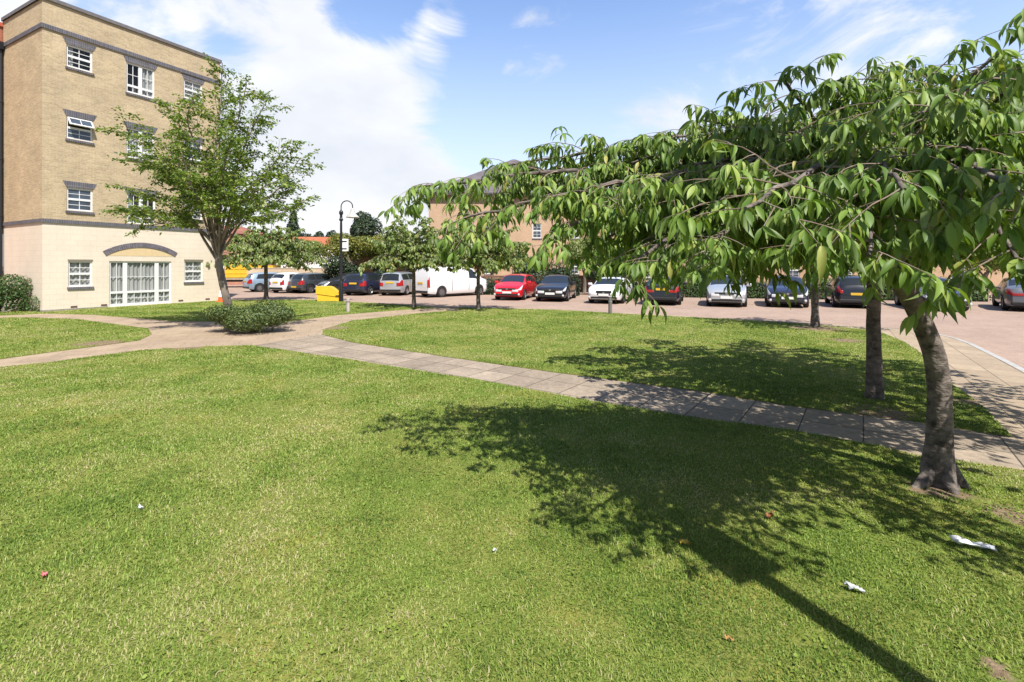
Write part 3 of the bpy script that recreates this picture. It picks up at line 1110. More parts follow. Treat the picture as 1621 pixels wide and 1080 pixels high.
# --- the fine-leaved tree in the round bed
def bed_tree():
    b = np.array([-8.15, 14.2, 0.0])
    root = thing('locust_tree', 'tall airy fine-leaved tree rising from the round shrub bed before the flats', 'tree', tuple(b))
    D = 14.2

    def Q(px, py, dd=0.0):
        return P(px, py, D + dd) - b
    pl = Plant(41)
    rng = pl.rng
    tr = [Q(364, 520), Q(361, 485), Q(353, 450), Q(347, 420), Q(346, 404)]
    mb = trunk_mesh(tr, [.145, .115, .105, .10, .098, .095], n=14, seed=3)
    fork = Q(346, 404)
    tips = [((285, 340), (215, 300), -.6), ((300, 345), (190, 330), .8), ((310, 310), (240, 215), -1.0), ((318, 300), (265, 160), .6), ((330, 270), (305, 150), -.9),
            ((340, 260), (352, 100), .3), ((352, 270), (390, 135), -.5), ((365, 290), (428, 150), .8), ((372, 320), (455, 225), -.8), ((380, 345), (475, 250), .9),
            ((385, 352), (480, 320), -.3), ((330, 330), (290, 250), -1.8), ((350, 320), (370, 210), -1.9), ((350, 310), (345, 180), 1.7), ((330, 330), (260, 270), 1.8),
            ((370, 335), (430, 290), -1.8), ((375, 335), (430, 260), 1.9), ((325, 320), (215, 245), .4), ((318, 315), (200, 205), -.5), ((362, 300), (405, 190), .3), ((300, 350), (235, 335), -1.3), ((390, 340), (460, 300), 1.0)]
    for (mx, my), (tx, ty), dd in tips:
        m = Q(mx, my, dd * .45)
        e = Q(tx, ty, dd)
        o = fork + np.array([0, 0, rng.uniform(-.25, .3)])
        pts = catmull([o, o + (m - o) * .5 + UP * .03, m, m + (e - m) * .55 + rng.normal(0, .1, 3), e], 5)
        cum = along(pts)
        r0 = rng.uniform(.024, .040)
        pl.limb.tube(pts, [r0 * (1 - .85 * c / cum[-1]) + .006 for c in cum], 7, wob=.08)
        s = cum[-1] * .32
        sd = 1
        while s < cum[-1]:
            p, t = sample(pts, cum, s)
            a = rng.uniform(0, 2 * math.pi)
            out = nrm(np.array([p[0] - fork[0], p[1] - fork[1], 0]) + 1e-4)
            d = nrm(t * .55 + np.array([math.cos(a), math.sin(a), 0]) * .75 + out * .3 + UP * rng.uniform(-.15, .35))
            ln = rng.uniform(.40, 1.05) * (1 - .3 * s / cum[-1])
            q = [p]
            for k in range(5):
                d = nrm(d + rng.normal(0, .14, 3) - UP * .05)
                q.append(q[-1] + d * ln / 5)
            q = np.array(q)
            pl.twig.tube(q, [.012, .010, .008, .006, .005, .004], 4, cap=False)
            c = along(q)
            # flat feathery sprays of leaflets
            z = .15 * ln
            while z < ln * 1.02:
                pp, tt = sample(q, c, min(z, ln * .999))
                la = nrm(np.cross(tt, UP) + 1e-5)
                for side in (-1, 1):
                    dd2 = nrm(la * side * .9 + tt * .5 + UP * rng.uniform(-.45, .15) + rng.normal(0, .22, 3))
                    fl = rng.uniform(.10, .24)
                    k = rng.integers(3, 6)
                    for i in range(k):
                        w = pp + dd2 * fl * (i + 1) / k + rng.normal(0, .012, 3)
                        l2 = nrm(dd2 * .7 + np.cross(dd2, UP) * (1 if i % 2 else -1) * .8 + rng.normal(0, .35, 3) - UP * .15)
                        pl.leaf(w, l2, rng.uniform(.06, .105), .6)
                z += rng.uniform(.04, .08)
            s += rng.uniform(.085, .18)
    cr = finish_tree(pl, root, mb, M_bark2, M_locust, MID_LEAF, 1.35)
    print('locust leaves', len(pl.pos))


bed_tree()


# --- shrubs, hedges and far trees
def bush(name, label, cat, loc, rad, n, leaf, m, seed, group=None, parts=True, lumps=9, floor=0.0, bark=None, trunk=None, tall=1.0, conic=0.0):
    """leafy mass: many small leaves scattered through lumpy clumps"""
    rng = np.random.default_rng(seed)
    root = thing(name, label, cat, loc, 0, group)
    rx, ry, rz = rad
    cen = []
    for k in range(lumps):
        a = rng.uniform(0, 2 * math.pi)
        el = rng.uniform(-.25, 1.0)
        rr = rng.uniform(.35, .72)
        c = np.array([rx * rr * math.cos(a) * math.sqrt(max(0, 1 - el * el * .6)), ry * rr * math.sin(a) * math.sqrt(max(0, 1 - el * el * .6)), rz * (el * .58)])
        if conic:
            c[:2] *= max(.1, 1 - conic * (el + .25) / 1.25)
        cen.append((c, rng.uniform(.34, .55)))
    cen.append((np.array([0, 0, 0]), .72))
    pos, dirs, nor = [], [], []
    per = n // len(cen) + 1
    for c, k in cen:
        v = nrm(rng.normal(0, 1, (per, 3)))
        r = rng.uniform(.45, 1.05, per) ** .5
        sh = 1 - conic * np.clip(c[2] / rz + .3, 0, 1) * .6
        q = c + v * r[:, None] * np.array([rx * k * sh, ry * k * sh, rz * k])
        pos.append(q)
        nor.append(v + rng.normal(0, .5, (per, 3)) + UP * .4)
        dirs.append(np.cross(v, rng.normal(0, 1, (per, 3))) - UP * .3)
    pos = np.concatenate(pos)
    dirs = np.concatenate(dirs)
    nor = np.concatenate(nor)
    cz = rz if floor is None else floor
    pos[:, 2] += cz
    keep = pos[:, 2] > .02
    pos, dirs, nor = pos[keep], dirs[keep], nor[keep]
    leaves_object('foliage', MID_LEAF, pos, dirs, nor, leaf * rng.uniform(.6, 1.25, len(pos)), m, root, rng, widen=1.5)
    st = MB()
    for k in range(7):
        c, _ = cen[k % len(cen)]
        e = c * .8 + UP * cz
        b = np.array([rng.normal(0, rx * .06), rng.normal(0, ry * .06), -.05])
        if trunk:
            b = np.array([0, 0, trunk[0] * .8])
        st.tube([b, b * .5 + e * .5 + rng.normal(0, .05, 3), e], [max(.012, rx * .03), max(.01, rx * .02), .006], 5)
    if trunk:
        st.tube([(0, 0, -.2), (.02, 0, trunk[0] * .5), (0, 0, trunk[0])], [trunk[1] * 1.3, trunk[1], trunk[1] * .7], 8)
    st.build('trunk' if trunk else 'stems_or_core', bark or M_bark2, root)
    return root


bush('round_shrub', 'low dark spreading shrub in the middle of the path junction', 'shrub', (-7.25, 13.75, 0), (1.25, .9, .56), 15000, .055, M_shrub, 51, floor=.36, lumps=16)
bush('round_shrub', 'mounded green shrub with reddish flowers against the flats', 'shrub', (-20.35, 19.5, 0), (1.75, 1.3, 1.2), 15000, .08, M_shrub_green, 52, floor=.35, lumps=14)


# ------------------------------------------------------------------ buildings
def wall_holes(mb, x0, x1, z0, z1, holes, y=0.0, depth=.11):
    """front wall in the plane y (facing -y) with openings that have real reveals"""
    xs = sorted({x0, x1} | {h[0] for h in holes} | {h[1] for h in holes})
    zs = sorted({z0, z1} | {h[2] for h in holes} | {h[3] for h in holes})
    for i in range(len(xs) - 1):
        for j in range(len(zs) - 1):
            cx, cz = (xs[i] + xs[i + 1]) / 2, (zs[j] + zs[j + 1]) / 2
            if any(h[0] < cx < h[1] and h[2] < cz < h[3] for h in holes):
                continue
            mb.add([(xs[i], y, zs[j]), (xs[i + 1], y, zs[j]), (xs[i + 1], y, zs[j + 1]), (xs[i], y, zs[j + 1])], [(0, 1, 2, 3)])
    for a, b, c, d in holes:
        yd = y + depth
        mb.add([(a, y, c), (b, y, c), (b, yd, c), (a, yd, c)], [(0, 1, 2, 3)])
        mb.add([(a, y, d), (b, y, d), (b, yd, d), (a, yd, d)], [(3, 2, 1, 0)])
        mb.add([(a, y, c), (a, yd, c), (a, yd, d), (a, y, d)], [(0, 1, 2, 3)])
        mb.add([(b, y, c), (b, yd, c), (b, yd, d), (b, y, d)], [(3, 2, 1, 0)])


def sash(parent, x0, x1, z0, z1, y, kind, lintel=True, sill=True, opened=False, curtain=None):
    """white framed casement in an opening of the front wall"""
    w, h = x1 - x0, z1 - z0
    yf = y + .045
    f = MB()
    fr = .065
    def bar(a, b, c, d, yy=yf, t=.05):
        f.box(a, b, yy, yy + t, c, d)
    cells = []
    if kind == 'small':              # two stacked lights
        zm = z0 + h * .50
        bar(x0, x1, z0, z0 + fr)
        bar(x0, x1, z1 - fr, z1)
        bar(x0, x0 + fr, z0 + fr, z1 - fr)
        bar(x1 - fr, x1, z0 + fr, z1 - fr)
        bar(x0 + fr, x1 - fr, zm - .045, zm + .045, yf - .006)
        cells = [(x0 + fr, x1 - fr, z0 + fr, zm - .045, 2, 2), (x0 + fr, x1 - fr, zm + .045, z1 - fr, 2, 2)]
    elif kind == 'tall':             # a pair of casements over two short fixed lights
        zm = z0 + h * .24
        xm = (x0 + x1) / 2
        bar(x0, x1, z0, z0 + fr)
        bar(x0, x1, z1 - fr, z1)
        bar(x0, x0 + fr, z0 + fr, z1 - fr)
        bar(x1 - fr, x1, z0 + fr, z1 - fr)
        bar(x0 + fr, x1 - fr, zm - .05, zm + .05, yf - .006)
        bar(xm - .075, xm + .075, z0 + fr, zm - .05, yf - .004)
        bar(xm - .075, xm + .075, zm + .05, z1 - fr, yf - .004)
        for a, b in ((x0 + fr, xm - .075), (xm + .075, x1 - fr)):
            cells += [(a, b, z0 + fr, zm - .05, 2, 1), (a, b, zm + .05, z1 - fr, 2, 2)]
    else:                             # the wide ground floor window
        zm = z0 + h * .30
        bar(x0, x1, z0, z0 + .09)
        bar(x0, x1, z1 - .08, z1)
        bar(x0, x0 + .07, z0 + .09, z1 - .08)
        bar(x1 - .07, x1, z0 + .09, z1 - .08)
        xa, xb = x0 + w * .245, x0 + w * .755
        bar(x0 + .07, x1 - .07, zm - .05, zm + .05, yf - .006)
        for xx in (xa, xb):
            bar(xx - .085, xx + .085, z0 + .09, zm - .05, yf - .004)
            bar(xx - .085, xx + .085, zm + .05, z1 - .08, yf - .004)
        for a, b, nx in ((x0 + .07, xa - .085, 2), (xa + .085, xb - .085, 2), (xb + .085, x1 - .07, 2)):
            cells += [(a, b, z0 + .09, zm - .05, nx * (2 if b - a > .7 else 1), 2), (a, b, zm + .05, z1 - .08, nx, 2)]
    win = f.build('window', M_white, parent)
    for k, (a, b, c, d, nx, nz) in enumerate(cells):
        op = opened and k == len(cells) - 1
        g = MB()
        if curtain:
            g.add([(a, yf + .026, c), (b, yf + .026, c), (b, yf + .026, d), (a, yf + .026, d)], [(0, 1, 2, 3)])
        else:
            g.box(a, b, yf + .022, yf + .03, c, d)
        bars = MB()
        for i in range(1, nx):
            xx = a + (b - a) * i / nx
            bars.box(xx - .011, xx + .011, yf + .012, yf + .040, c, d)
        for i in range(1, nz):
            zz = c + (d - c) * i / nz
            for q in range(nx):
                xa_ = a + (b - a) * q / nx + (.011 if q else 0)
                xb_ = a + (b - a) * (q + 1) / nx - (.011 if q < nx - 1 else 0)
                bars.box(xa_, xb_, yf + .013, yf + .039, zz - .011, zz + .011)
        if op:       # top-hung light pushed outwards
            fr2 = MB()
            hgt = d - c + .05
            for (p, q, r_, s_) in ((a - .03, b + .03, -.05, 0), (a - .03, b + .03, -hgt, -hgt + .05), (a - .03, a + .02, -hgt + .05, -.05), (b - .02, b + .03, -hgt + .05, -.05)):
                fr2.box(p, q, -.025, .025, r_, s_)
            fr2.box((a + b) / 2 - .011, (a + b) / 2 + .011, -.012, .012, -hgt + .05, -.05)
            so = fr2.build('open_sash', M_white, win, loc=(0, yf - .03, d + .02))
            so.rotation_euler = (R(-38), 0, 0)
            gg = MB().box(a + .02, b - .02, -.004, .004, -hgt + .05, -.05).build('pane', M_glass, win, loc=(0, yf - .03, d + .02))
            gg.rotation_euler = (R(-38), 0, 0)
            MB().box(a, b, yf + .07, yf + .08, c, d).build('dark_backing', M_black, win)  # black sheet standing for the unlit room behind the open light
            continue
        g.build('pane', curtain[1] if curtain else M_glass, win)
        if bars.v:
            bars.build('glazing_bar', M_white, win)
    if curtain:                       # net curtains hanging in folds behind clear glass
        c = MB()
        ca, cbb = curtain[2] if len(curtain) > 2 else (0, 1)
        nn = int(w * (cbb - ca) / .03)
        top, bot = [], []
        for i in range(nn + 1):
            xx = x0 + w * (ca + (cbb - ca) * i / nn)
            yy = yf + .085 + .030 * math.sin(i * 1.15) + .014 * math.sin(i * .37)
            top.append((xx, yy, z1))
            bot.append((xx, yy + .01 * math.sin(i * .9), z0 + .02))
        c.add(top + bot, [(i, i + 1, nn + 2 + i, nn + 1 + i) for i in range(nn)])
        c.build('curtain', curtain[0], win, smooth=80)
        MB().box(x0 - .05, x1 + .05, yf + .45, yf + .47, z0 - .05, z1 + .05).build('dim_backing', mat('dim_room', (.10, .09, .08), .9), win)  # panel close behind the glass, with the room's dimness put into its colour
    if lintel:
        s = .13
        l = MB()
        hh = .26
        l.add([(x0 - .02, y - .012, z1 + .004), (x1 + .02, y - .012, z1 + .004), (x1 + s, y - .012, z1 + hh), (x0 - s, y - .012, z1 + hh),
               (x0 - .02, y + .1, z1 + .004), (x1 + .02, y + .1, z1 + .004), (x1 + s, y + .1, z1 + hh), (x0 - s, y + .1, z1 + hh)],
              [(0, 1, 2, 3), (0, 4, 5, 1), (3, 2, 6, 7), (0, 3, 7, 4), (1, 5, 6, 2)])
        l.build('lintel', M_blue_brick, win)
    if sill:
        l = MB()
        l.add([(x0 - .04, y - .05, z0 - .115), (x1 + .04, y - .05, z0 - .115), (x1 + .04, y - .05, z0 - .03), (x0 - .04, y - .05, z0 - .03),
               (x0 - .04, y + .05, z0 - .115), (x1 + .04, y + .05, z0 - .115), (x1 + .04, y + .05, z0 - .003), (x0 - .04, y + .05, z0 - .003)],
              [(0, 1, 2, 3), (3, 2, 6, 7), (0, 4, 5, 1), (0, 3, 7, 4), (1, 5, 6, 2)])
        l.build('sill', M_blue_brick, win)
    return win


def clear_glass():
    m, t, b = newmat('clear_glass')
    b.inputs['Base Color'].default_value = (.9, .95, .95, 1)
    b.inputs['Roughness'].default_value = .02
    tr = t.nodes.new('ShaderNodeBsdfTransparent')
    tr.inputs['Color'].default_value = (.95, .965, .97, 1)
    gl = t.nodes.new('ShaderNodeBsdfGlossy')
    gl.inputs['Roughness'].default_value = .03
    lw = t.nodes.new('ShaderNodeLayerWeight')
    pw = t.nodes.new('ShaderNodeMath')
    pw.operation = 'POWER'
    pw.inputs[1].default_value = 4.0
    t.links.new(lw.outputs['Facing'], pw.inputs[0])
    fr = t.nodes.new('ShaderNodeMath')
    fr.operation = 'MULTIPLY_ADD'
    fr.inputs[1].default_value = .8
    fr.inputs[2].default_value = .05
    t.links.new(pw.outputs[0], fr.inputs[0])
    ms = t.nodes.new('ShaderNodeMixShader')
    t.links.new(fr.outputs[0], ms.inputs[0])
    t.links.new(tr.outputs[0], ms.inputs[1])
    t.links.new(gl.outputs[0], ms.inputs[2])
    out = [n for n in t.nodes if n.type == 'OUTPUT_MATERIAL'][0]
    t.links.new(ms.outputs[0], out.inputs['Surface'])
    return m


def flats():
    M_clear = clear_glass()
    M_net = mat('net_curtain', (.33, .33, .32), .9, var=.25, vscale=3, stretch=(6, 1, .3))
    D = Vector((.47438728, .88031626, 0))
    LEN, TOP, DEP = 7.15, 12.6, 4.02
    root = thing('apartment_block', 'four-storey buff brick flats with cream painted ground floor', 'building', (-18.842, 19.767, 0), math.atan2(D.y, D.x))
    small = [(.76, 1.65, 10.15, 11.07, 0), (5.36, 6.25, 10.22, 11.14, 0), (.76, 1.66, 7.16, 8.08, 1), (5.36, 6.25, 7.2, 8.12, 0), (.77, 1.66, 4.17, 5.12, 0), (5.36, 6.25, 4.2, 5.14, 0)]
    tall = [(2.90, 4.05, 9.75, 11.11), (2.90, 4.05, 6.78, 8.14), (2.92, 4.08, 3.79, 5.15)]
    gsm = [(.82, 1.64, .98, 2.05), (5.38, 6.27, 1.06, 2.10)]
    big = (2.25, 4.78, .06, 2.06)
    SC = 3.62
    holes = [h[:4] for h in small] + tall
    w = MB()
    wall_holes(w, 0, LEN, SC, TOP, holes)
    w.add([(0, DEP, SC), (0, 0, SC), (0, 0, TOP), (0, DEP, TOP)], [(0, 1, 2, 3)])
    w.add([(LEN, 0, SC), (LEN, 12, SC), (LEN, 12, TOP), (LEN, 0, TOP)], [(0, 1, 2, 3)])
    w.add([(LEN, 12, SC), (-6, 12, SC), (-6, 12, TOP), (LEN, 12, TOP)], [(0, 1, 2, 3)])
    w.add([(0, .0, TOP - .02), (LEN, 0, TOP - .02), (LEN, 12, TOP - .02), (0, 12, TOP - .02)], [(0, 1, 2, 3)])
    w.build('upper_wall', M_buff, root)
    w = MB()
    wall_holes(w, 0, LEN, -.1, SC, gsm + [big])
    w.add([(0, DEP, -.1), (0, 0, -.1), (0, 0, SC), (0, DEP, SC)], [(0, 1, 2, 3)])
    w.add([(LEN, 0, -.1), (LEN, 12, -.1), (LEN, 12, SC), (LEN, 0, SC)], [(0, 1, 2, 3)])
    w.build('ground_floor_wall', M_cream, root)
    # projecting bands run round the corner as L-shaped solids
    def band(name, z0, z1, out, m):
        b = MB()
        b.prism([(-out, DEP), (-out, -out), (LEN + out, -out), (LEN + out, 1.2), (LEN - .05, 1.2), (LEN - .05, .05), (.05, .05), (.05, DEP)], z0, z1)
        return b.build(name, m, root)
    band('string_course', SC - .02, SC + .13, .05, M_blue_brick)
    band('string_course', 11.42, 11.60, .05, M_blue_brick)
    band('coping', TOP - .02, TOP + .13, .07, mat('coping_stone', (.14, .13, .135), .8, var=.2))
    MB().prism([(-.014, DEP), (-.014, -.014), (2.2, -.014), (2.2, .02), (.02, .02), (.02, DEP)], -.08, .07).build('plinth', mat('plinth_paint', (.26, .235, .20), .85, var=.2), root)
    for x in (.9, 1.95, 5.1, 6.4):
        MB().box(x, x + .22, -.012, .03, .10, .17).build('air_brick', mat('terracotta', (.10, .06, .05), .9), root)
    for h, cu in zip(small, ((0, .3), (0, 1), None, None, None, (.5, 1))):
        sash(root, *h[:4], 0, 'small', opened=bool(h[4]), curtain=(M_net, M_clear, cu) if cu else None)
    for h, cu in zip(tall, ((.55, 1), (.1, 1), (.0, .22))):
        sash(root, *h, 0, 'tall', sill=h[2] > 5, curtain=(M_net, M_clear, cu))
    for h in gsm:
        sash(root, *h, 0, 'small', lintel=False, curtain=(M_net, M_clear))
    for h in gsm:
        MB().box(h[0] - .02, h[1] + .02, -.012, .05, h[3] + .003, h[3] + .07).build('drip_mould', mat('grey_stone', (.20, .17, .14), .8), root)
    sash(root, *big, 0, 'big', lintel=False, sill=False, curtain=(M_net, M_clear))
    # segmental arch of blue bricks on end over the wide window
    x0, x1, zs, rise, th = 2.12, 4.93, 2.30, .40, .22
    cx = (x0 + x1) / 2
    half = (x1 - x0) / 2
    rad = (half * half + rise * rise) / (2 * rise)
    cz = zs + rise - rad
    a0 = math.asin(half / rad)
    ar = MB()
    mo = MB()
    nb = 36
    for i in range(nb):
        a = -a0 + 2 * a0 * (i + .06) / nb
        c = -a0 + 2 * a0 * (i + .94) / nb
        pts = [(cx + r * math.sin(q), cz + r * math.cos(q)) for r, q in ((rad, a), (rad, c), (rad + th, c), (rad + th, a))]
        ar.add([(x, -.03, z) for x, z in pts] + [(x, .02, z) for x, z in pts], [(0, 1, 2, 3), (0, 4, 5, 1), (1, 5, 6, 2), (2, 6, 7, 3), (3, 7, 4, 0)])
    k = 24
    vs = []
    for r in (rad - .005, rad + th + .005):
        for i in range(k + 1):
            q = -a0 + 2 * a0 * i / k
            vs.append((cx + r * math.sin(q), -.018, cz + r * math.cos(q)))
    mo.add(vs, [(i, i + 1, k + 2 + i, k + 1 + i) for i in range(k)])
    arch = ar.build('brick_arch', mat('blue_brick_plain', (.13, .115, .14), .7, var=.35, vscale=9), root)
    mo.build('mortar', mat('mortar', (.50, .46, .40), .9), arch)
    MB().add([(cx + rad * math.sin(-a0 + 2 * a0 * i / k), -.006, cz + rad * math.cos(-a0 + 2 * a0 * i / k)) for i in range(k + 1)], [tuple(range(k + 1))]).build('tympanum', mat('tympanum_render', (.62, .47, .27), .8, var=.06), arch)
    # the neighbouring wing at the very edge of the picture
    n2 = thing('brick_building', 'red brick wing with black downpipe left of the buff flats', 'building', (-18.842, 19.767, 0), math.atan2(D.y, D.x))
    MB().box(-6, -.005, DEP + .02, 12, -.1, 12.35).build('wall', brickmat('red_brick', (.36, .10, .05), (.30, .085, .045), (.32, .22, .17)), n2)
    pm = MB()
    pm.tube([(-.10, DEP - .10, -.1), (-.10, DEP - .10, 11.3)], .06, 8)
    for z in (1.5, 4, 6.5, 9):
        pm.tube([(-.10, DEP - .10, z), (-.10, DEP - .10, z + .12)], .075, 8)
    pm.box(-.24, .0, DEP - .24, DEP + .01, 11.3, 11.62)
    pm.build('downpipe', M_black, n2)
    MB().box(-6.1, .01, DEP - .05, 12, 12.35, 12.52).build('roof_edge', mat('clay_red', (.42, .10, .05), .8), n2)
    return root


flats()


def hip_roof(x0, x1, y0, y1, z0, z1, over=.45):
    a, b, c, d = x0 - over, x1 + over, y0 - over, y1 + over
    hy = (d - c) / 2
    r0, r1 = a + min(hy, (b - a) / 2 - .05), b - min(hy, (b - a) / 2 - .05)
    ym = (c + d) / 2
    mb = MB()
    mb.add([(a, c, z0), (b, c, z0), (b, d, z0), (a, d, z0), (r0, ym, z1), (r1, ym, z1)], [(0, 1, 5, 4), (1, 2, 5), (2, 3, 4, 5), (3, 0, 4), (0, 3, 2, 1)])
    return mb


def back_house():
    """tan brick flats behind the car park"""
    root = thing('apartment_block', 'orange-tan brick building with slate hip roof behind the car park', 'building', (-7.1, 42, -.1), R(4))
    W1, H1 = 15.7, 8.1
    wins = []
    for x in (4.75, 8.9, 12.2):
        for z in (.9, 4.0):
            wins.append((x, x + .78, z + .35, z + 1.62))
    wb = MB()
    wall_holes(wb, 0, W1, 0, H1, wins)
    wb.add([(0, 15.4, 0), (0, 0, 0), (0, 0, H1), (0, 15.4, H1)], [(0, 1, 2, 3)])
    wb.add([(W1, 0, 0), (W1, 15.4, 0), (W1, 15.4, H1), (W1, 0, H1)], [(0, 1, 2, 3)])
    wb.build('wall', M_orange, root)
    for h in wins:
        sash(root, *h, 0, 'small', lintel=False)
    hip_roof(0, W1, 0, 15.4, H1 + .02, H1 + 4.7).build('roof', M_slate, root)
    MB().box(-.45, W1 + .45, -.46, -.40, H1 - .16, H1 + .06).build('gutter', mat('dark_brown_board', (.06, .045, .04), .6), root)
    MB().box(-.42, W1 + .42, -.40, -.002, H1 - .10, H1 - .04).build('soffit', mat('soffit_board', (.22, .16, .11), .7), root)
    w = MB().box(7.4, 8.6, -.06, -.002, 0, 2.1).build('door', mat('dark_door', (.03, .03, .035), .5), root)
    MB().box(7.5, 7.56, -.09, -.06, .95, 1.1).build('handle', mat('steel', (.5, .5, .5), .3, metal=1), w)
    # lower wing running on to the right behind the cherry crowns
    r2 = thing('apartment_block', 'lower tan brick wing continuing right behind the cherry tree crowns', 'building', (8.2, 40.5, -.1), R(-14))
    W2, H2 = 30, 5.6
    wins = [(x, x + .9, z, z + 1.25) for x in (2.5, 6, 9.5, 13, 16.5, 20, 23.5, 27) for z in (1.0, 3.7)]
    wb = MB()
    wall_holes(wb, 0, W2, 0, H2, wins)
    wb.add([(W2, 0, 0), (W2, 9, 0), (W2, 9, H2), (W2, 0, H2)], [(0, 1, 2, 3)])
    wb.add([(0, 9, 0), (0, 0, 0), (0, 0, H2), (0, 9, H2)], [(0, 1, 2, 3)])
    wb.build('wall', M_orange, r2)
    for h in wins:
        sash(r2, *h, 0, 'small', lintel=False)
    hip_roof(0, W2, 0, 9, H2 + .02, H2 + 3.4).build('roof', M_slate, r2)
    MB().box(-.45, W2 + .45, -.46, -.40, H2 - .16, H2 + .06).build('gutter', mat('dark_brown_board', (.06, .045, .04), .6), r2)


back_house()


def small_buildings():
    # distant house with the red roof
    b = P(475, 421, 74)
    r = thing('house', 'distant white-walled house with bright red tiled roof', 'house', (b[0], 74, -.1), R(6))
    wb = MB()
    wins = [(x, x + 1.0, 3.4, 4.6) for x in (-4, -.5, 3)] + [(x, x + 1.0, .9, 2.2) for x in (-4, 3)]
    wall_holes(wb, -5.6, 5.6, 0, 4.9, wins)
    wb.add([(5.6, 0, 0), (5.6, 7, 0), (5.6, 7, 4.9), (5.6, 0, 4.9)], [(0, 1, 2, 3)])
    wb.add([(-5.6, 7, 0), (-5.6, 0, 0), (-5.6, 0, 4.9), (-5.6, 7, 4.9)], [(0, 1, 2, 3)])
    wb.build('wall', mat('white_render', (.78, .76, .72), .8, var=.05), r)
    for h in wins:
        sash(r, *h, 0, 'small', lintel=False, sill=False)
    rf = MB()
    rf.add([(-6, -.4, 4.9), (6, -.4, 4.9), (6, 3.5, 6.5), (-6, 3.5, 6.5), (6, 7.4, 4.9), (-6, 7.4, 4.9)], [(0, 1, 2, 3), (3, 2, 4, 5), (1, 4, 2), (5, 0, 3), (0, 5, 4, 1)])
    rf.build('roof', M_redtile, r)
    # red brick gable behind the yellow lorry
    b = P(352, 421, 50)
    r = thing('house', 'dark red brick house behind the yellow lorry', 'house', (b[0], 50, -.1), R(12))
    wb = MB()
    wins = [(-1.9, -1.0, 1.0, 2.2), (1.4, 2.3, 1.0, 2.2), (1.4, 2.3, 3.6, 4.6), (-1.9, -1.0, 3.6, 4.6)]
    wall_holes(wb, -3.5, 3.6, 0, 5.2, wins)
    wb.add([(3.6, 0, 0), (3.6, 7, 0), (3.6, 7, 5.2), (3.6, 0, 5.2)], [(0, 1, 2, 3)])
    wb.add([(-3.5, 7, 0), (-3.5, 0, 0), (-3.5, 0, 5.2), (-3.5, 7, 5.2)], [(0, 1, 2, 3)])
    wb.build('wall', brickmat('dusky_brick', (.42, .18, .12), (.36, .15, .10), (.36, .26, .2)), r)
    for h in wins:
        sash(r, *h, 0, 'small', lintel=False, sill=False)
    hip_roof(-3.5, 3.6, 0, 7, 5.22, 6.4, .3).build('roof', brickmat('brown_tile', (.30, .12, .08), (.25, .10, .07), (.2, .1, .08), bw=.3, bh=.3, ms=.03), r)
    # low beige wall
    b = at(488, 456, -.1)
    w = thing('brick_wall', 'low beige brick wall behind the white and dark hatchbacks', 'wall', (-17.6, 42, -.1), 0)
    MB().box(-5, 3.6, 0, .24, 0, 1.72).build('wall_face', brickmat('beige_brick', (.56, .44, .30), (.50, .385, .26), (.5, .42, .32)), w)
    MB().box(-5.05, 3.65, -.03, .27, 1.72, 1.79).build('coping', mat('beige_coping', (.5, .42, .32), .85), w)
    # brown brick outbuilding with dark doorways
    o = thing('outbuilding', 'low brown brick outbuilding with dark openings behind the lamp post', 'outbuilding', (-13.1, 38.5, -.1), R(3))
    wb = MB()
    hl = [(.2, 1.0, 0, 2.1), (2.2, 3.5, .3, 2.05), (4.6, 5.3, 0.0, 2.0)]
    wall_holes(wb, -.4, 6.2, 0, 2.7, hl, depth=.3)
    wb.add([(6.2, 0, 0), (6.2, 4, 0), (6.2, 4, 2.7), (6.2, 0, 2.7)], [(0, 1, 2, 3)])
    wb.add([(-.4, 4, 0), (-.4, 0, 0), (-.4, 0, 2.7), (-.4, 4, 2.7)], [(0, 1, 2, 3)])
    wb.build('wall', brickmat('warm_brown_brick', (.40, .25, .15), (.34, .20, .12), (.36, .28, .2)), o)
    for a, b_, c, d in hl:
        MB().box(a, b_, .26, .30, c, d).build('door', mat('opening_shade', (.045, .04, .035), .7), o)  # flat fill of each opening; its shade is put into the dark colour
    MB().box(-.7, 6.5, -.3, 4.2, 2.7, 2.86).build('roof', M_slate, o)
    # low red-brown wall with a white notice board by the van
    w = thing('brick_wall', 'low red-brown brick wall between the white van and the red hatchback', 'wall', (-2.6, 37, -.1), R(2))
    MB().box(0, 9.0, 0, .24, 0, 1.15).build('wall_face', M_brown, w)
    MB().box(-.05, 9.05, -.03, .27, 1.15, 1.22).build('coping', mat('brown_coping', (.22, .13, .09), .85), w)
    s = thing('notice_board', 'plain white board on dark posts under the trees beyond the red hatchback', 'notice board', (.85, 38.6, -.1), 0)
    MB().box(-.62, .62, -.02, .02, 1.55, 2.35).build('board', mat('board_white', (.72, .72, .74), .6), s)
    for x in (-.66, .66):
        MB().box(x - .04, x + .04, -.04, .04, -.05, 2.42).build('post', M_black, s)


small_buildings()


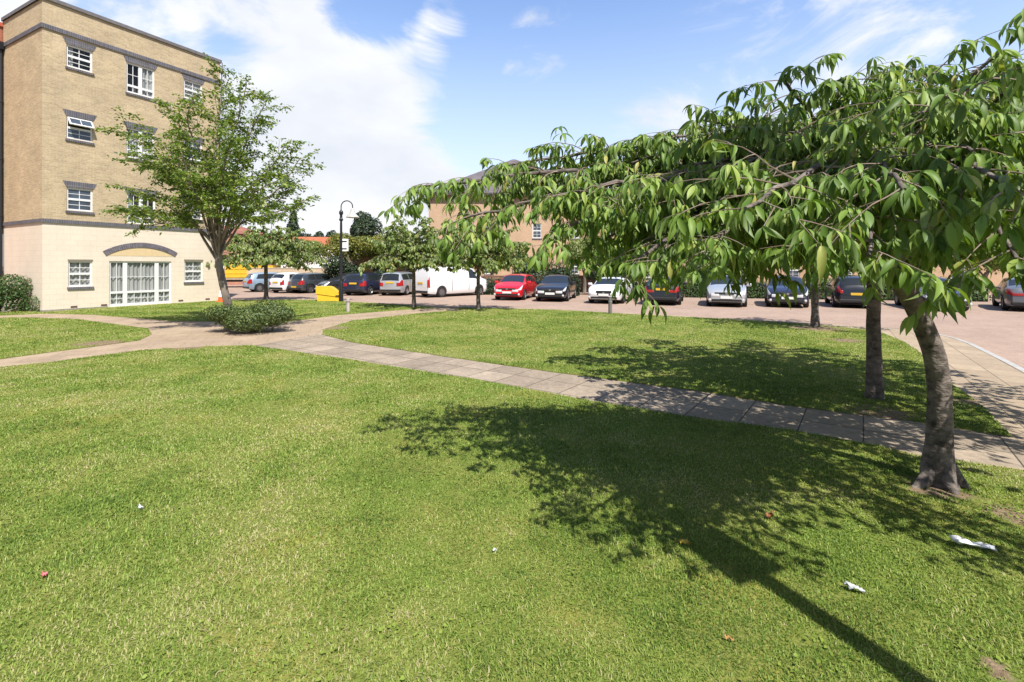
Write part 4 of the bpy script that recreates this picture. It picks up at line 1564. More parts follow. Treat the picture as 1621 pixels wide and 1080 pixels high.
# hedges and greenery behind the cars
def hedge(label, p0, p1, h, th, n, seed, leafm, leaf=.09):
    p0, p1 = Vector(p0), Vector(p1)
    Lh = (p1 - p0).length
    root = thing('hedge', label, 'hedge', ((p0 + p1) / 2), math.atan2(p1.y - p0.y, p1.x - p0.x))
    rng = np.random.default_rng(seed)
    x = rng.uniform(-Lh / 2, Lh / 2, n)
    face = rng.uniform(0, 1, n)
    z = np.where(face < .65, rng.uniform(.05, h, n), h + rng.normal(0, .07, n))
    y = np.where(face < .65, -th / 2 + rng.normal(0, .06, n), rng.uniform(-th / 2, th / 2, n))
    top = h * (1 + .10 * np.sin(x * 1.1 + seed) + .06 * np.sin(x * 3.1))
    z = z * top / h
    nor = np.stack([rng.normal(0, .5, n), np.where(face < .65, -1, -.2), np.where(face < .65, .3, 1)], 1) + rng.normal(0, .3, (n, 3))
    leaves_object('foliage', MID_LEAF, np.stack([x, y, z], 1), rng.normal(0, 1, (n, 3)), nor, leaf * rng.uniform(.6, 1.3, n), leafm, root, rng, widen=1.5)
    MB().box(-Lh / 2 + .1, Lh / 2 - .1, -th / 2 + .1, th / 2 - .1, 0, h * .86).build('stems_or_core', M_core, root)  # solid dark box standing for the shaded inside of the hedge


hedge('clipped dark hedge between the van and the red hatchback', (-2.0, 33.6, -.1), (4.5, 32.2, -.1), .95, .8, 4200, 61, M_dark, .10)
hedge('clipped green hedge behind the right-hand row of parked cars', (5.5, 32.0, -.1), (26, 27.0, -.1), 1.05, .8, 9000, 62, M_shrub_green, .10)
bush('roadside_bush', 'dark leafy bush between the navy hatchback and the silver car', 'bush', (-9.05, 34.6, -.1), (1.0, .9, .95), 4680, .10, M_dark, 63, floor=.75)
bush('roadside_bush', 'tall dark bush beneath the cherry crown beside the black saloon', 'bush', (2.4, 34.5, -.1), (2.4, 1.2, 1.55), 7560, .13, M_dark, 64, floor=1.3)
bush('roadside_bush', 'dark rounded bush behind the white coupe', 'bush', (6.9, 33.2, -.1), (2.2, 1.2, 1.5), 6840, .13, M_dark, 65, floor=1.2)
bush('roadside_bush', 'green rounded bush behind the silver front-facing hatchback', 'bush', (12.6, 31.5, -.1), (2.0, 1.2, 1.3), 5760, .12, M_shrub_green, 66, floor=1.0)
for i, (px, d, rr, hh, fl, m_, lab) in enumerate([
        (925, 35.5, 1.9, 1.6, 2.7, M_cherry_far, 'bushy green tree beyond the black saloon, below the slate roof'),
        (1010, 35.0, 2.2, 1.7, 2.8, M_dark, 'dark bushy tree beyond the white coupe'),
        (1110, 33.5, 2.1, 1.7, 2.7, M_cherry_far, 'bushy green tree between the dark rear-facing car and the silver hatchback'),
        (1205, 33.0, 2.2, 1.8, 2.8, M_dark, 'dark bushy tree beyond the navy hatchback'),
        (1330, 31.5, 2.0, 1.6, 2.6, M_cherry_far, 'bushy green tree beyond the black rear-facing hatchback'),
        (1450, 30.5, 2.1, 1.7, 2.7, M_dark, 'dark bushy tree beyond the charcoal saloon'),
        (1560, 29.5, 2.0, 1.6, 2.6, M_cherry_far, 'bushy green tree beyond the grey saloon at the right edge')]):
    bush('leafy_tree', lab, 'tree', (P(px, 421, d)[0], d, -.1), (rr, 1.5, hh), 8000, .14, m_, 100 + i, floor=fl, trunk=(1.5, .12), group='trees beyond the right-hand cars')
bush('golden_tree', 'golden-green leafy tree right behind the lamp post sign', 'tree', (-12.0, 37.0, -.1), (2.3, 1.6, 1.35), 11700, .13, M_gold, 71, floor=3.25, trunk=(2.3, .12))
bush('golden_tree', 'yellow-green tree under the round dark tree, right of the lamp', 'tree', (-9.9, 38.0, -.1), (1.8, 1.5, 1.5), 8640, .13, M_gold, 72, floor=3.1, trunk=(2.2, .12))
bush('leafy_tree', 'mid-green bushy tree behind the bush beside the silver car', 'tree', (-8.0, 36.6, -.1), (1.9, 1.6, 1.75), 10800, .13, M_cherry_far, 73, floor=2.9, trunk=(1.8, .12))
bush('leafy_tree', 'green bushy tree filling in behind the slim cherry and the van', 'tree', (-5.2, 37.5, -.1), (2.2, 1.6, 1.6), 10800, .13, M_cherry_far, 74, floor=2.7, trunk=(1.6, .12))
bush('leafy_tree', 'green bushy tree between the van and the building', 'tree', (-1.6, 38.8, -.1), (2.4, 1.2, 1.3), 9360, .14, M_cherry_far, 75, floor=2.6, trunk=(1.6, .12))
bush('dark_shrub', 'dark evergreen shrub left of the lamp post', 'shrub', (-12.9, 36.2, -.1), (1.5, 1.1, 1.15), 6480, .12, M_dark, 76, floor=1.5)
bush('round_tree', 'dark green crown standing above the others just right of the lamp', 'tree', (P(576, 421, 52)[0], 52, -.1), (2.1, 2.0, 2.5), 8280, .24, M_dark, 77, floor=5.6, trunk=(3.6, .16), conic=.5)
bush('conifer', 'tall narrow dark conifer above the red roof', 'tree', (P(465, 421, 92)[0], 92, -.1), (1.9, 1.9, 5.2), 6480, .42, M_dark, 78, floor=7.2, trunk=(4, .22), conic=.85, lumps=22)
for i, (px, d, hh, rr, lab) in enumerate([(492, 95, 3.1, 2.9, 'dark far tree right beside the narrow conifer'), (508, 97, 2.7, 2.6, 'dark far tree midway between the conifer and the lamp post'), (524, 96, 2.9, 2.3, 'dark far tree just left of the lamp post, beyond the red roof'), (400, 88, 2.6, 3.6, 'far green tree seen behind the wide low cherry, left of the conifer')]):
    bush('far_tree', lab, 'tree', (P(px, 421, d)[0], d, -.1), (rr, rr, hh), 3600, .5, M_dark, 80 + i, floor=6.0, trunk=(3, .2), group='far trees beyond the red roof', conic=.5)
bush('leafy_tree', 'green tree behind the yellow lorry and the wide low cherry', 'tree', (-20.0, 46, -.1), (3.4, 2, 1.8), 6480, .2, M_cherry_far, 86, floor=2.9, trunk=(1.8, .14))


# ------------------------------------------------------------------ vehicles
class Car:
    def __init__(self, top, W, H, wb, belt, wheel_r=.31, tumble=.30, zb=.20, plan=(.10, .16)):
        x = np.array([p[0] for p in top])
        z = np.array([p[1] for p in top])
        self.x0, self.x1 = x[0], x[-1]
        g = np.linspace(self.x0, self.x1, 240)
        zz = np.interp(g, x, z)
        k = np.ones(9) / 9
        zp = np.concatenate([np.full(4, zz[0]), zz, np.full(4, zz[-1])])
        self.g, self.zg = g, np.convolve(zp, k, 'valid')
        self.W, self.H, self.wb, self.belt0, self.wr, self.tum, self.zb, self.plan = W, H, wb, belt, wheel_r, tumble, zb, plan
        self.L = self.x1 - self.x0

    def sec(self, x):
        s = (x - (self.x0 + self.x1) / 2) / (self.L / 2)
        w = self.W / 2 * (1 - self.plan[0] * abs(s) ** 4 - self.plan[1] * abs(s) ** 18)
        zt = float(np.interp(x, self.g, self.zg))
        belt = min(self.belt0 + .02 * (-s), zt - .035)
        g = max(0.0, zt - belt)
        wr = w * .97 - self.tum * g * (1.0 if g > .12 else .6) - (.06 if g > .12 else .03)
        zb = self.zb + .07 * abs(s) ** 14
        P = [[0, zb], [w * .90, zb], [w * .975, zb + .13], [w, .56 if belt > .62 else belt * .88], [w * .97, belt], [max(.1, wr), zt - min(.07, g * .45)], [max(.1, wr) * .6, zt - .012], [0, zt]]
        for xw in self.wb:
            d = abs(x - xw)
            ra = self.wr + .055
            if d < ra:
                za = self.wr + math.sqrt(ra * ra - d * d)
                for i in (1, 2, 3):
                    P[i][1] = max(P[i][1], za - (.02 if i == 1 else 0))
        return P

    def surf(self, x, v, side=1):
        P = self.sec(x)
        i = min(int(v), 6)
        f = v - i
        return Vector((x, side * (P[i][0] + (P[i + 1][0] - P[i][0]) * f), P[i][1] + (P[i + 1][1] - P[i][1]) * f))

    def patch(self, mb, xf, vs, side, nx=8, off=.005):
        """a skin patch over the body: xf(v) -> (x0, x1)"""
        pts = []
        for v in vs:
            a, b = xf(v)
            row = []
            for i in range(nx + 1):
                x = a + (b - a) * i / nx
                p = self.surf(x, v, side)
                du = self.surf(x + .01, v, side) - self.surf(x - .01, v, side)
                dv = self.surf(x, min(v + .05, 6.99), side) - self.surf(x, v - .05, side)
                n = dv.cross(du) * side
                if n.length > 1e-9:
                    n.normalize()
                row.append(p + n * off)
            pts.append(row)
        o = [p for r in pts for p in r]
        k = nx + 1
        fs = []
        for j in range(len(vs) - 1):
            for i in range(nx):
                q = (j * k + i, j * k + i + 1, (j + 1) * k + i + 1, (j + 1) * k + i)
                fs.append(q[::-1] if side > 0 else q)
        mb.add(o, fs)

    def body(self):
        xs = [self.x0]
        n = 64
        xs = sorted(set([round(self.x0 + self.L * i / n, 4) for i in range(n + 1)] + [round(w + s * (self.wr + .0551), 4) for w in self.wb for s in (-1, 1)]))
        rings = []
        for x in xs:
            P = self.sec(x)
            rings.append([(x, y, z) for y, z in P] + [(x, -y, z) for y, z in P[-2:0:-1]])
        k = len(rings[0])
        mb = MB()
        vs = [p for r in rings for p in r]
        fs = []
        for i in range(len(rings) - 1):
            for j in range(k):
                j2 = (j + 1) % k
                fs.append((i * k + j, (i + 1) * k + j, (i + 1) * k + j2, i * k + j2))
        fs.append(tuple(range(k)))
        fs.append(tuple((len(rings) - 1) * k + j for j in range(k - 1, -1, -1)))
        mb.add(vs, fs)
        return mb


def paint(name, col, metal=0.0):
    return mat('paint_' + name, col, .28 if not metal else .34, metal=metal, coat=.8, spec=.5)


M_car_glass = mat('car_glass', (.018, .022, .025), .03, spec=.8)
M_alloy = mat('alloy', (.45, .45, .47), .35, metal=.9)
M_red_lamp = mat('red_lamp', (.35, .012, .012), .15, coat=.6)
M_clear_lamp = mat('clear_lamp', (.62, .64, .66), .10, coat=1.0, spec=.8)
M_plate_y = mat('yellow_plate', (.62, .40, .03), .5)
M_plate_w = mat('white_plate', (.72, .72, .70), .5)
M_trim = mat('black_trim', (.015, .015, .016), .5)
_wheel = {}


def add_wheels(root, c, rim=M_alloy):
    key = (c.wr, rim.name)
    if key not in _wheel:
        r = c.wr
        t = MB()
        t.lathe([(r * .62, -.10), (r * .92, -.105), (r, -.07), (r, .07), (r * .92, .105), (r * .62, .10)], 28, axis='Y', cap=False)
        h = MB()
        h.lathe([(r * .66, -.088), (r * .63, -.075), (r * .60, -.03), (.001, -.03)], 28, axis='Y', cap=False)
        for k in range(10):
            a = 2 * math.pi * k / 10
            d = Vector((math.cos(a), 0, math.sin(a)))
            s = Vector((-math.sin(a), 0, math.cos(a)))
            p = [d * .04 + s * .03, d * .04 - s * .03, d * r * .63 - s * .022, d * r * .63 + s * .022]
            h.add([(q.x, -.082, q.z) for q in p] + [(q.x, -.05, q.z) for q in p], [(0, 1, 2, 3), (0, 4, 5, 1), (1, 5, 6, 2), (2, 6, 7, 3), (3, 7, 4, 0)])
        h.lathe([(.055, -.092), (.055, -.05)], 14, axis='Y')
        tm = t.build('wheel', M_rubber, None, smooth=40)
        hm = h.build('rim', rim, None, smooth=40)
        dk = MB().lathe([(r * .60, -.028), (.001, -.027)], 20, axis='Y', cap=False).build('brake', M_trim)
        _wheel[key] = (tm.data, hm.data, dk.data)
        for o in (tm, hm, dk):
            bpy.data.objects.remove(o)
    tm, hm, dk = _wheel[key]
    for xw in c.wb:
        for s in (-1, 1):
            w = bpy.data.objects.new('wheel', tm)
            COL.objects.link(w)
            w.parent = root
            w.location = (xw, -s * (c.W / 2 - .115), c.wr)
            w.rotation_euler = (0, random.uniform(0, 3), 0 if s > 0 else math.pi)
            h = bpy.data.objects.new('rim', hm)
            COL.objects.link(h)
            h.parent = w


def vehicle(name, label, cat, loc, heading, spec, pm, group='cars parked in the car park', plate=('y', 'w'), rim=M_alloy, mirror=None, lamp_tall=False):
    """heading: direction vector (x, y) of the bonnet"""
    root = thing(name, label, cat, loc, math.atan2(heading[1], heading[0]), group)
    c = Car(spec['top'], spec['W'], spec['H'], spec['wb'], spec['belt'], spec.get('wr', .31), spec.get('tumble', .30), spec.get('zb', .2), spec.get('plan', (.10, .16)))
    c.body().build('body', pm, root, smooth=32)
    add_wheels(root, c, rim)
    F, B = c.x1, c.x0
    a, b = spec['ws']            # windscreen: top x, base x
    g = MB()
    vv = [5.12, 5.5, 6, 6.5, 7]
    for s in (1, -1):
        c.patch(g, lambda v: (a, b), vv, s, 8, .004)
    g.build('windscreen', M_car_glass, root, smooth=60)
    if spec.get('rw'):
        a, b = spec['rw']
        g = MB()
        for s in (1, -1):
            c.patch(g, lambda v: (a, b), [5.18, 5.5, 6, 6.5, 7], s, 6, .004)
        g.build('rear_window', M_car_glass, root, smooth=60)
    # side glass: (x0 low, x0 high, x1 low, x1 high)
    for s in (1, -1):
        for q in spec['side']:
            g = MB()
            c.patch(g, lambda v: (q[0] + (q[1] - q[0]) * (v - 4), q[2] + (q[3] - q[2]) * (v - 4)), [4.13, 4.4, 4.65, 4.88], s, 8, .005)
            g.build('side_window', M_car_glass, root, smooth=60)
        for q in spec.get('doors', ()):         # door seam lines and handles
            g = MB()
            for xx in q[:2]:
                c.patch(g, lambda v: (xx - .008, xx + .008), [2.2, 2.6, 3, 3.5, 4, 4.1], s, 1, .004)
            d = g.build('door_seam', M_trim, root)
            h = c.surf(q[0] + .16, 3.72, s)
            MB().box(h.x - .09, h.x + .09, h.y - .02, h.y + .02, h.z - .015, h.z + .015, .006).build('door_handle', pm, root)
        # lamps follow the body's corners
        g = MB()
        hl = spec.get('head', (.52, .06, 3.25, 4.35))
        c.patch(g, lambda v: (F - hl[0] * (.35 + .65 * (v - hl[2]) / (hl[3] - hl[2])), F - hl[1]), list(np.linspace(hl[2], hl[3], 5)), s, 7, .008)
        yy = c.sec(F - .03)[4][0]
        hz = c.sec(F - .06)[4][1]
        g.bbox(F - .07, F + .012, s * yy * .98 - (s > 0) * .36, s * yy * .98 + (s < 0) * .36, hz - .15, hz - .01, .02)
        g.build('headlight', M_clear_lamp, root, smooth=50)
        g = MB()
        tl = spec.get('tail', (.02, .26, 3.2, 4.15))
        c.patch(g, lambda v: (B + tl[0], B + tl[1]), list(np.linspace(tl[2], tl[3], 5)), s, 4, .010)
        P_ = c.sec(B + .02)
        za = c.surf(B + .02, tl[2]).z
        zb_ = c.surf(B + .02, tl[3]).z
        if zb_ - za > .05:
            g.bbox(B - .014, B + .05, s * P_[3][0] * .985 - (s > 0) * spec.get('tw', .22), s * P_[3][0] * .985 + (s < 0) * spec.get('tw', .22), za, zb_, .012)
        g.build('tail_light', M_red_lamp, root, smooth=50)
        # mirrors
        mx = spec['mirror']
        p = c.surf(mx, 4.12, s)
        m = MB()
        m.bbox(mx - .05, mx + .06, p.y + s * .15 - .11, p.y + s * .15 + .11, p.z + .01, p.z + .15, .03)
        m.box(mx - .02, mx + .02, min(p.y - s * .03, p.y + s * .08), max(p.y - s * .03, p.y + s * .08), p.z + .01, p.z + .05)
        m.build('wing_mirror', mirror or pm, root, smooth=50)
    # nose and tail furniture
    gz = spec.get('grille', (.58, .70, .52))
    gr = MB()
    gr.bbox(F - .08, F + .008, -gz[2], gz[2], gz[0], gz[1], .03)
    gr.build('grille', M_trim, root)
    if spec.get('badge_bars', True):
        MB().bbox(F + .009, F + .016, -.05, .05, (gz[0] + gz[1]) / 2 - .045, (gz[0] + gz[1]) / 2 + .045, .003).build('emblem', M_alloy, root)
    lo = MB()
    lo.bbox(F - .10, F + .006, -c.W * .36, c.W * .36, .26, .40, .03)
    lo.build('lower_grille', M_trim, root)
    for s in (-1, 1):
        MB().lathe([(.055, 0), (.055, .02), (.04, .026)], 12, (0, 0, 0), 'Y').build('fog_light', M_clear_lamp, root, loc=(F + .006, s * c.W * .395, .36)).rotation_euler = (0, 0, R(-90))
    pz = spec.get('plate_z', (.47, .80))
    def plate(x, z, m, sgn):
        pl = MB().bbox(min(x, x + sgn * .022), max(x, x + sgn * .022), -.26, .26, z - .056, z + .056, .004).build('number_plate', m, root)
        return pl
    plate(F, pz[0], M_plate_w, 1)
    plate(B, pz[1], M_plate_y, -1)
    bu = MB()
    bu.bbox(B - .02, B + .10, -c.W * .40, c.W * .40, .27, .42, .03)
    bu.build('rear_bumper_insert', M_trim, root)
    MB().box(B + .6, F - .6, -c.W * .36, c.W * .36, .13, .24).build('underbody', M_trim, root)
    return root


def scaled(top, L, H):
    l0 = top[-1][0] - top[0][0]
    h0 = max(p[1] for p in top)
    return [(x * L / l0, (z * H / h0) if z > .6 else z) for x, z in top]


def hatch_spec(L=4.2, W=1.76, H=1.46, **kw):
    k = L / 4.2
    top = scaled([(-2.1, .62), (-2.085, .92), (-2.00, 1.02), (-1.72, 1.34), (-1.45, 1.415), (-.8, 1.455), (-.1, 1.46), (.35, 1.41), (.80, 1.19), (1.22, .99), (1.60, .90), (1.90, .79), (2.05, .68), (2.1, .56)], L, H)
    d = dict(top=top, W=W, H=H, wb=(-1.27 * k, 1.30 * k), belt=.90 * H / 1.46, ws=(.40 * k, 1.14 * k), rw=(-1.98 * k, -1.70 * k),
             side=[(-1.55 * k, -1.30 * k, -.80 * k, -.80 * k), (-.74 * k, -.74 * k, .12 * k, .12 * k), (.18 * k, .18 * k, .98 * k, .45 * k)][0:3],
             doors=[(-.77 * k, -.75 * k), (.15 * k, .95 * k)], mirror=.86 * k, plate_z=(.46, .78))
    d.update(kw)
    return d


def saloon_spec(L=4.7, W=1.82, H=1.42, **kw):
    k = L / 4.7
    top = scaled([(-2.35, .60), (-2.33, .90), (-2.26, .99), (-1.75, 1.04), (-1.55, 1.08), (-.95, 1.36), (-.55, 1.41), (0, 1.42), (.30, 1.37), (.75, 1.15), (1.12, .97), (1.6, .89), (2.1, .78), (2.28, .68), (2.35, .55)], L, H)
    d = dict(top=top, W=W, H=H, wb=(-1.38 * k, 1.45 * k), belt=.90, ws=(.36 * k, 1.05 * k), rw=(-1.50 * k, -1.00 * k), side=[(-1.25 * k, -.85 * k, -.55 * k, -.55 * k), (-.48 * k, -.48 * k, .30 * k, .22 * k), (.34 * k, .26 * k, .92 * k, .42 * k)],
             doors=[(-.52 * k, -.5 * k), (.32 * k, .95 * k)], mirror=.82 * k, plate_z=(.45, .80), wr=.33)
    d.update(kw)
    return d


def coupe_spec(L=4.2, W=1.84, H=1.34, **kw):
    k = L / 4.2
    top = scaled([(-2.1, .60), (-2.08, .88), (-1.98, .95), (-1.5, 1.12), (-.9, 1.29), (-.4, 1.34), (0, 1.335), (.30, 1.27), (.70, 1.06), (.98, .93), (1.5, .85), (1.85, .74), (2.04, .64), (2.1, .52)], L, H)
    d = dict(top=top, W=W, H=H, wb=(-1.20 * k, 1.26 * k), belt=.87, ws=(.30 * k, .90 * k), rw=(-1.55 * k, -.95 * k), side=[(-1.0 * k, -.65 * k, -.45 * k, -.45 * k), (-.4 * k, -.4 * k, .75 * k, .35 * k)], doors=[(-.42 * k, .78 * k)], mirror=.66 * k, grille=(.42, .68, .40), wr=.335)
    d.update(kw)
    return d


def mini_spec(**kw):
    top = [(-1.77, .60), (-1.76, .95), (-1.70, 1.05), (-1.38, 1.38), (-1.1, 1.46), (-.5, 1.49), (0, 1.47), (.3, 1.40), (.72, 1.15), (1.02, .99), (1.35, .92), (1.62, .78), (1.73, .66), (1.77, .55)]
    d = dict(top=top, W=1.63, H=1.49, wb=(-1.13, 1.17), belt=.93, ws=(.36, .94), rw=(-1.66, -1.40), side=[(-1.25, -1.05, -.62, -.62), (-.55, -.55, .72, .38)], doors=[(-.58, .78)], mirror=.66, plate_z=(.46, .78), tail=(.015, .14, 3.1, 4.0), tw=.14, wr=.285)
    d.update(kw)
    return d


def estate_spec(**kw):
    d = hatch_spec(4.3, 1.78, 1.56)
    d['top'] = [(-2.15, .62), (-2.14, 1.0), (-2.10, 1.08), (-1.92, 1.45), (-1.75, 1.52), (-.8, 1.56), (0, 1.555), (.4, 1.50), (.85, 1.24), (1.25, 1.02), (1.6, .93), (1.95, .80), (2.1, .68), (2.15, .56)]
    d.update(belt=.96, rw=(-2.10, -1.90), plate_z=(.46, .86))
    d['side'] = [(-1.85, -1.75, -.85, -.85), (-.78, -.78, .12, .12), (.18, .18, 1.0, .48)]
    d.update(kw)
    return d


Z0 = -.096


def park(px, d, back=0.0):
    return (((px - 810.5) / FPX) * d, d, Z0)


vehicle('parked_car', 'bright red hatchback facing the camera between the van and the black saloon', 'car', park(818, 29.6), (-.27, -.96), hatch_spec(4.27, 1.77, 1.47), paint('red', (.60, .012, .025)))
vehicle('parked_car', 'glossy black saloon facing the camera beside the red hatchback', 'car', park(882, 28.7), (-.26, -.96), saloon_spec(4.6, 1.82, 1.43), paint('black', (.010, .012, .018)))
vehicle('parked_car', 'white sports coupe half hidden behind the drooping leaves', 'car', park(968, 27.0), (-.38, -.92), coupe_spec(), paint('white', (.74, .74, .75)))
vehicle('parked_car', 'dark car with red tail lights to the camera, right of the white coupe', 'car', park(1052, 26.2), (.36, .93), saloon_spec(4.5, 1.8, 1.40, tail=(.02, .26, 3.4, 4.4), tw=.34), paint('black', (.010, .012, .018)))
vehicle('parked_car', 'silver hatchback facing the camera, partly behind the hanging leaves', 'car', park(1150, 25.0), (-.40, -.92), hatch_spec(4.25, 1.81, 1.50), paint('silver', (.50, .52, .55), .5))
vehicle('parked_car', 'dark navy hatchback facing the camera beside the silver one', 'car', park(1243, 24.6), (-.44, -.90), hatch_spec(4.2, 1.79, 1.47), paint('navy', (.018, .022, .05)))
vehicle('parked_car', 'black hatchback with its back to the camera beside the small-trunked cherry', 'car', park(1345, 24.2), (.44, .90), hatch_spec(4.1, 1.77, 1.5, tail=(.02, .16, 3.5, 4.8), tw=.12, plate_z=(.46, .66)), paint('black', (.010, .012, .018)))
vehicle('parked_car', 'charcoal saloon facing the road behind the leaning trunk', 'car', park(1470, 22.8), (-.40, -.92), saloon_spec(4.5, 1.8, 1.44), paint('charcoal', (.035, .037, .042), .3))
vehicle('parked_car', 'grey saloon with its back to the camera at the right edge', 'car', park(1622, 22.3), (.62, .78), saloon_spec(4.6, 1.8, 1.45, tail=(.02, .36, 3.5, 4.5), tw=.36), paint('grey', (.17, .175, .19), .5))
# the left-hand group
vehicle('parked_car', 'silver hatchback with its back to the camera, left of the white van', 'car', park(637, 34.0), (.16, .98), estate_spec(), paint('silver', (.50, .52, .55), .5))
vehicle('parked_car', 'navy hatchback seen from behind, right of the lamp post', 'car', park(583, 34.0), (.20, .97), hatch_spec(4.1, 1.75, 1.50, plate_z=(.46, .80)), paint('navy', (.018, .022, .05)))
vehicle('parked_car', 'dark grey hatchback angled towards the grit bin behind the lamp post', 'car', park(552, 35.0), (-.74, -.67), hatch_spec(4.2, 1.77, 1.48), paint('charcoal', (.035, .037, .042), .3))
vehicle('parked_car', 'dark slate small hatchback seen from behind, next to the little white car', 'car', park(502, 36.4), (.50, .86), hatch_spec(3.9, 1.7, 1.46, plate_z=(.42, .46)), paint('slate', (.05, .06, .07), .3))
vehicle('parked_car', 'little white rounded hatchback with its tailgate to the camera', 'car', park(468, 36.6), (.42, .91), mini_spec(), paint('white', (.74, .74, .75)), rim=mat('white_rim', (.6, .6, .6), .4))
vehicle('parked_car', 'pale blue hatchback, leftmost of the parked cars', 'car', park(432, 38.0), (.72, .69), hatch_spec(3.9, 1.68, 1.48), paint('pale_blue', (.24, .33, .42), .3))

van_top = [(-2.5, .55), (-2.49, 1.0), (-2.45, 1.70), (-2.34, 1.90), (-2.0, 1.95), (0, 1.955), (.75, 1.93), (1.05, 1.85), (1.75, 1.22), (1.95, 1.12), (2.3, .98), (2.44, .78), (2.5, .55)]
vehicle('parked_van', 'long white panel van, back doors and side showing', 'van', park(716, 32.2), (.70, .71),
        dict(top=van_top, W=1.90, H=1.95, wb=(-1.55, 1.55), belt=1.05, ws=(1.08, 1.72), rw=None, side=[(.68, .70, 1.55, 1.0)], doors=[(.62, .64), (-.75, -.73)], mirror=1.45, tumble=.12, plate_z=(.5, .88), tail=(.015, .10, 3.1, 4.6), tw=.12, wr=.34, grille=(.62, .78, .6), plan=(.03, .08)),
        paint('white', (.74, .74, .75)), group='vehicles parked in the car park')


def lorry():
    r = thing('lorry', 'white cab lorry carrying yellow panels, far left of the car park', 'lorry', park(384, 45), math.atan2(-.12, -.99), None)
    cab = MB()
    prof = [(1.2, .55), (3.15, .55), (3.2, 1.15), (2.98, 1.42), (2.55, 2.25), (2.3, 2.32), (1.2, 2.32)]
    k = len(prof)
    hw = .98
    for s in (1,):
        cab.add([(x, -hw + (.10 if z > 1.3 else 0), z) for x, z in prof] + [(x, hw - (.10 if z > 1.3 else 0), z) for x, z in prof],
                [tuple(range(k)), tuple(range(2 * k - 1, k - 1, -1))] + [(i, i + k, (i + 1) % k + k, (i + 1) % k) for i in range(k)])
    c = cab.build('cab', paint('white', (.74, .74, .75)), r, smooth=30)
    g = MB()
    for s in (-1, 1):
        y = s * (hw - .10 + .012)
        y2 = s * (hw - .03)
        q = [(1.55, y2, 1.36), (2.82, y2, 1.36), (2.50, y, 2.12), (1.55, y, 2.12)]
        g.add(q, [(0, 1, 2, 3) if s < 0 else (3, 2, 1, 0)])
        g.build('side_window', M_car_glass, c)
        g = MB()
    n = Vector((.83, 0, .43)).normalized() * .012
    g.add([(2.95 + n.x, -.84, 1.48 + n.z), (2.95 + n.x, .84, 1.48 + n.z), (2.60 + n.x, .80, 2.17 + n.z), (2.60 + n.x, -.80, 2.17 + n.z)], [(0, 1, 2, 3)])
    g.build('windscreen', M_car_glass, c)
    for s in (-1, 1):
        MB().bbox(3.12, 3.22, s * .78 - .15, s * .78 + .15, .82, 1.02, .02).build('headlight', M_clear_lamp, c)
        MB().bbox(2.7, 2.8, s * 1.12 - .09, s * 1.12 + .09, 1.35, 1.75, .02).build('wing_mirror', M_trim, c)
    MB().bbox(3.14, 3.24, -.9, .9, .50, .70, .02).build('bumper', M_trim, c)
    MB().box(-3.0, 3.0, -.4, .4, .50, .68).build('chassis', M_trim, r)
    MB().box(-3.1, 1.12, -1.05, 1.05, .70, .86).build('flatbed', mat('timber_deck', (.34, .27, .20), .8, var=.2), r)
    my = mat('yellow_panel', (.70, .42, .03), .5, var=.08, vscale=2)
    for x0, x1, z1 in ((-.9, 1.08, 2.28), (-3.0, -1.0, 1.98)):
        b = MB()
        for s in (-1, 1):
            b.box(x0, x1, s * 1.0 - .03, s * 1.0 + .03, .90, z1)
            for i in range(4):
                xx = x0 + (x1 - x0) * (i + .5) / 4
                b.box(xx - .03, xx + .03, s * 1.04 - .02, s * 1.04 + .02, .90, z1)
            for zz in (1.25, 1.65):
                b.box(x0, x1, s * 1.045 - .02, s * 1.045 + .02, zz, zz + .05)
        b.box(x0, x0 + .05, -.97, .97, .90, z1)
        b.box(x1 - .05, x1, -.97, .97, .90, z1)
        b.box(x0 + .05, x1 - .05, -.97, .97, z1 - .05, z1 - .01)
        b.build('yellow_panels', my, r)
    cc = type('c', (), dict(wb=(-2.0, 2.2), W=2.0, wr=.38))
    add_wheels(r, cc)


lorry()


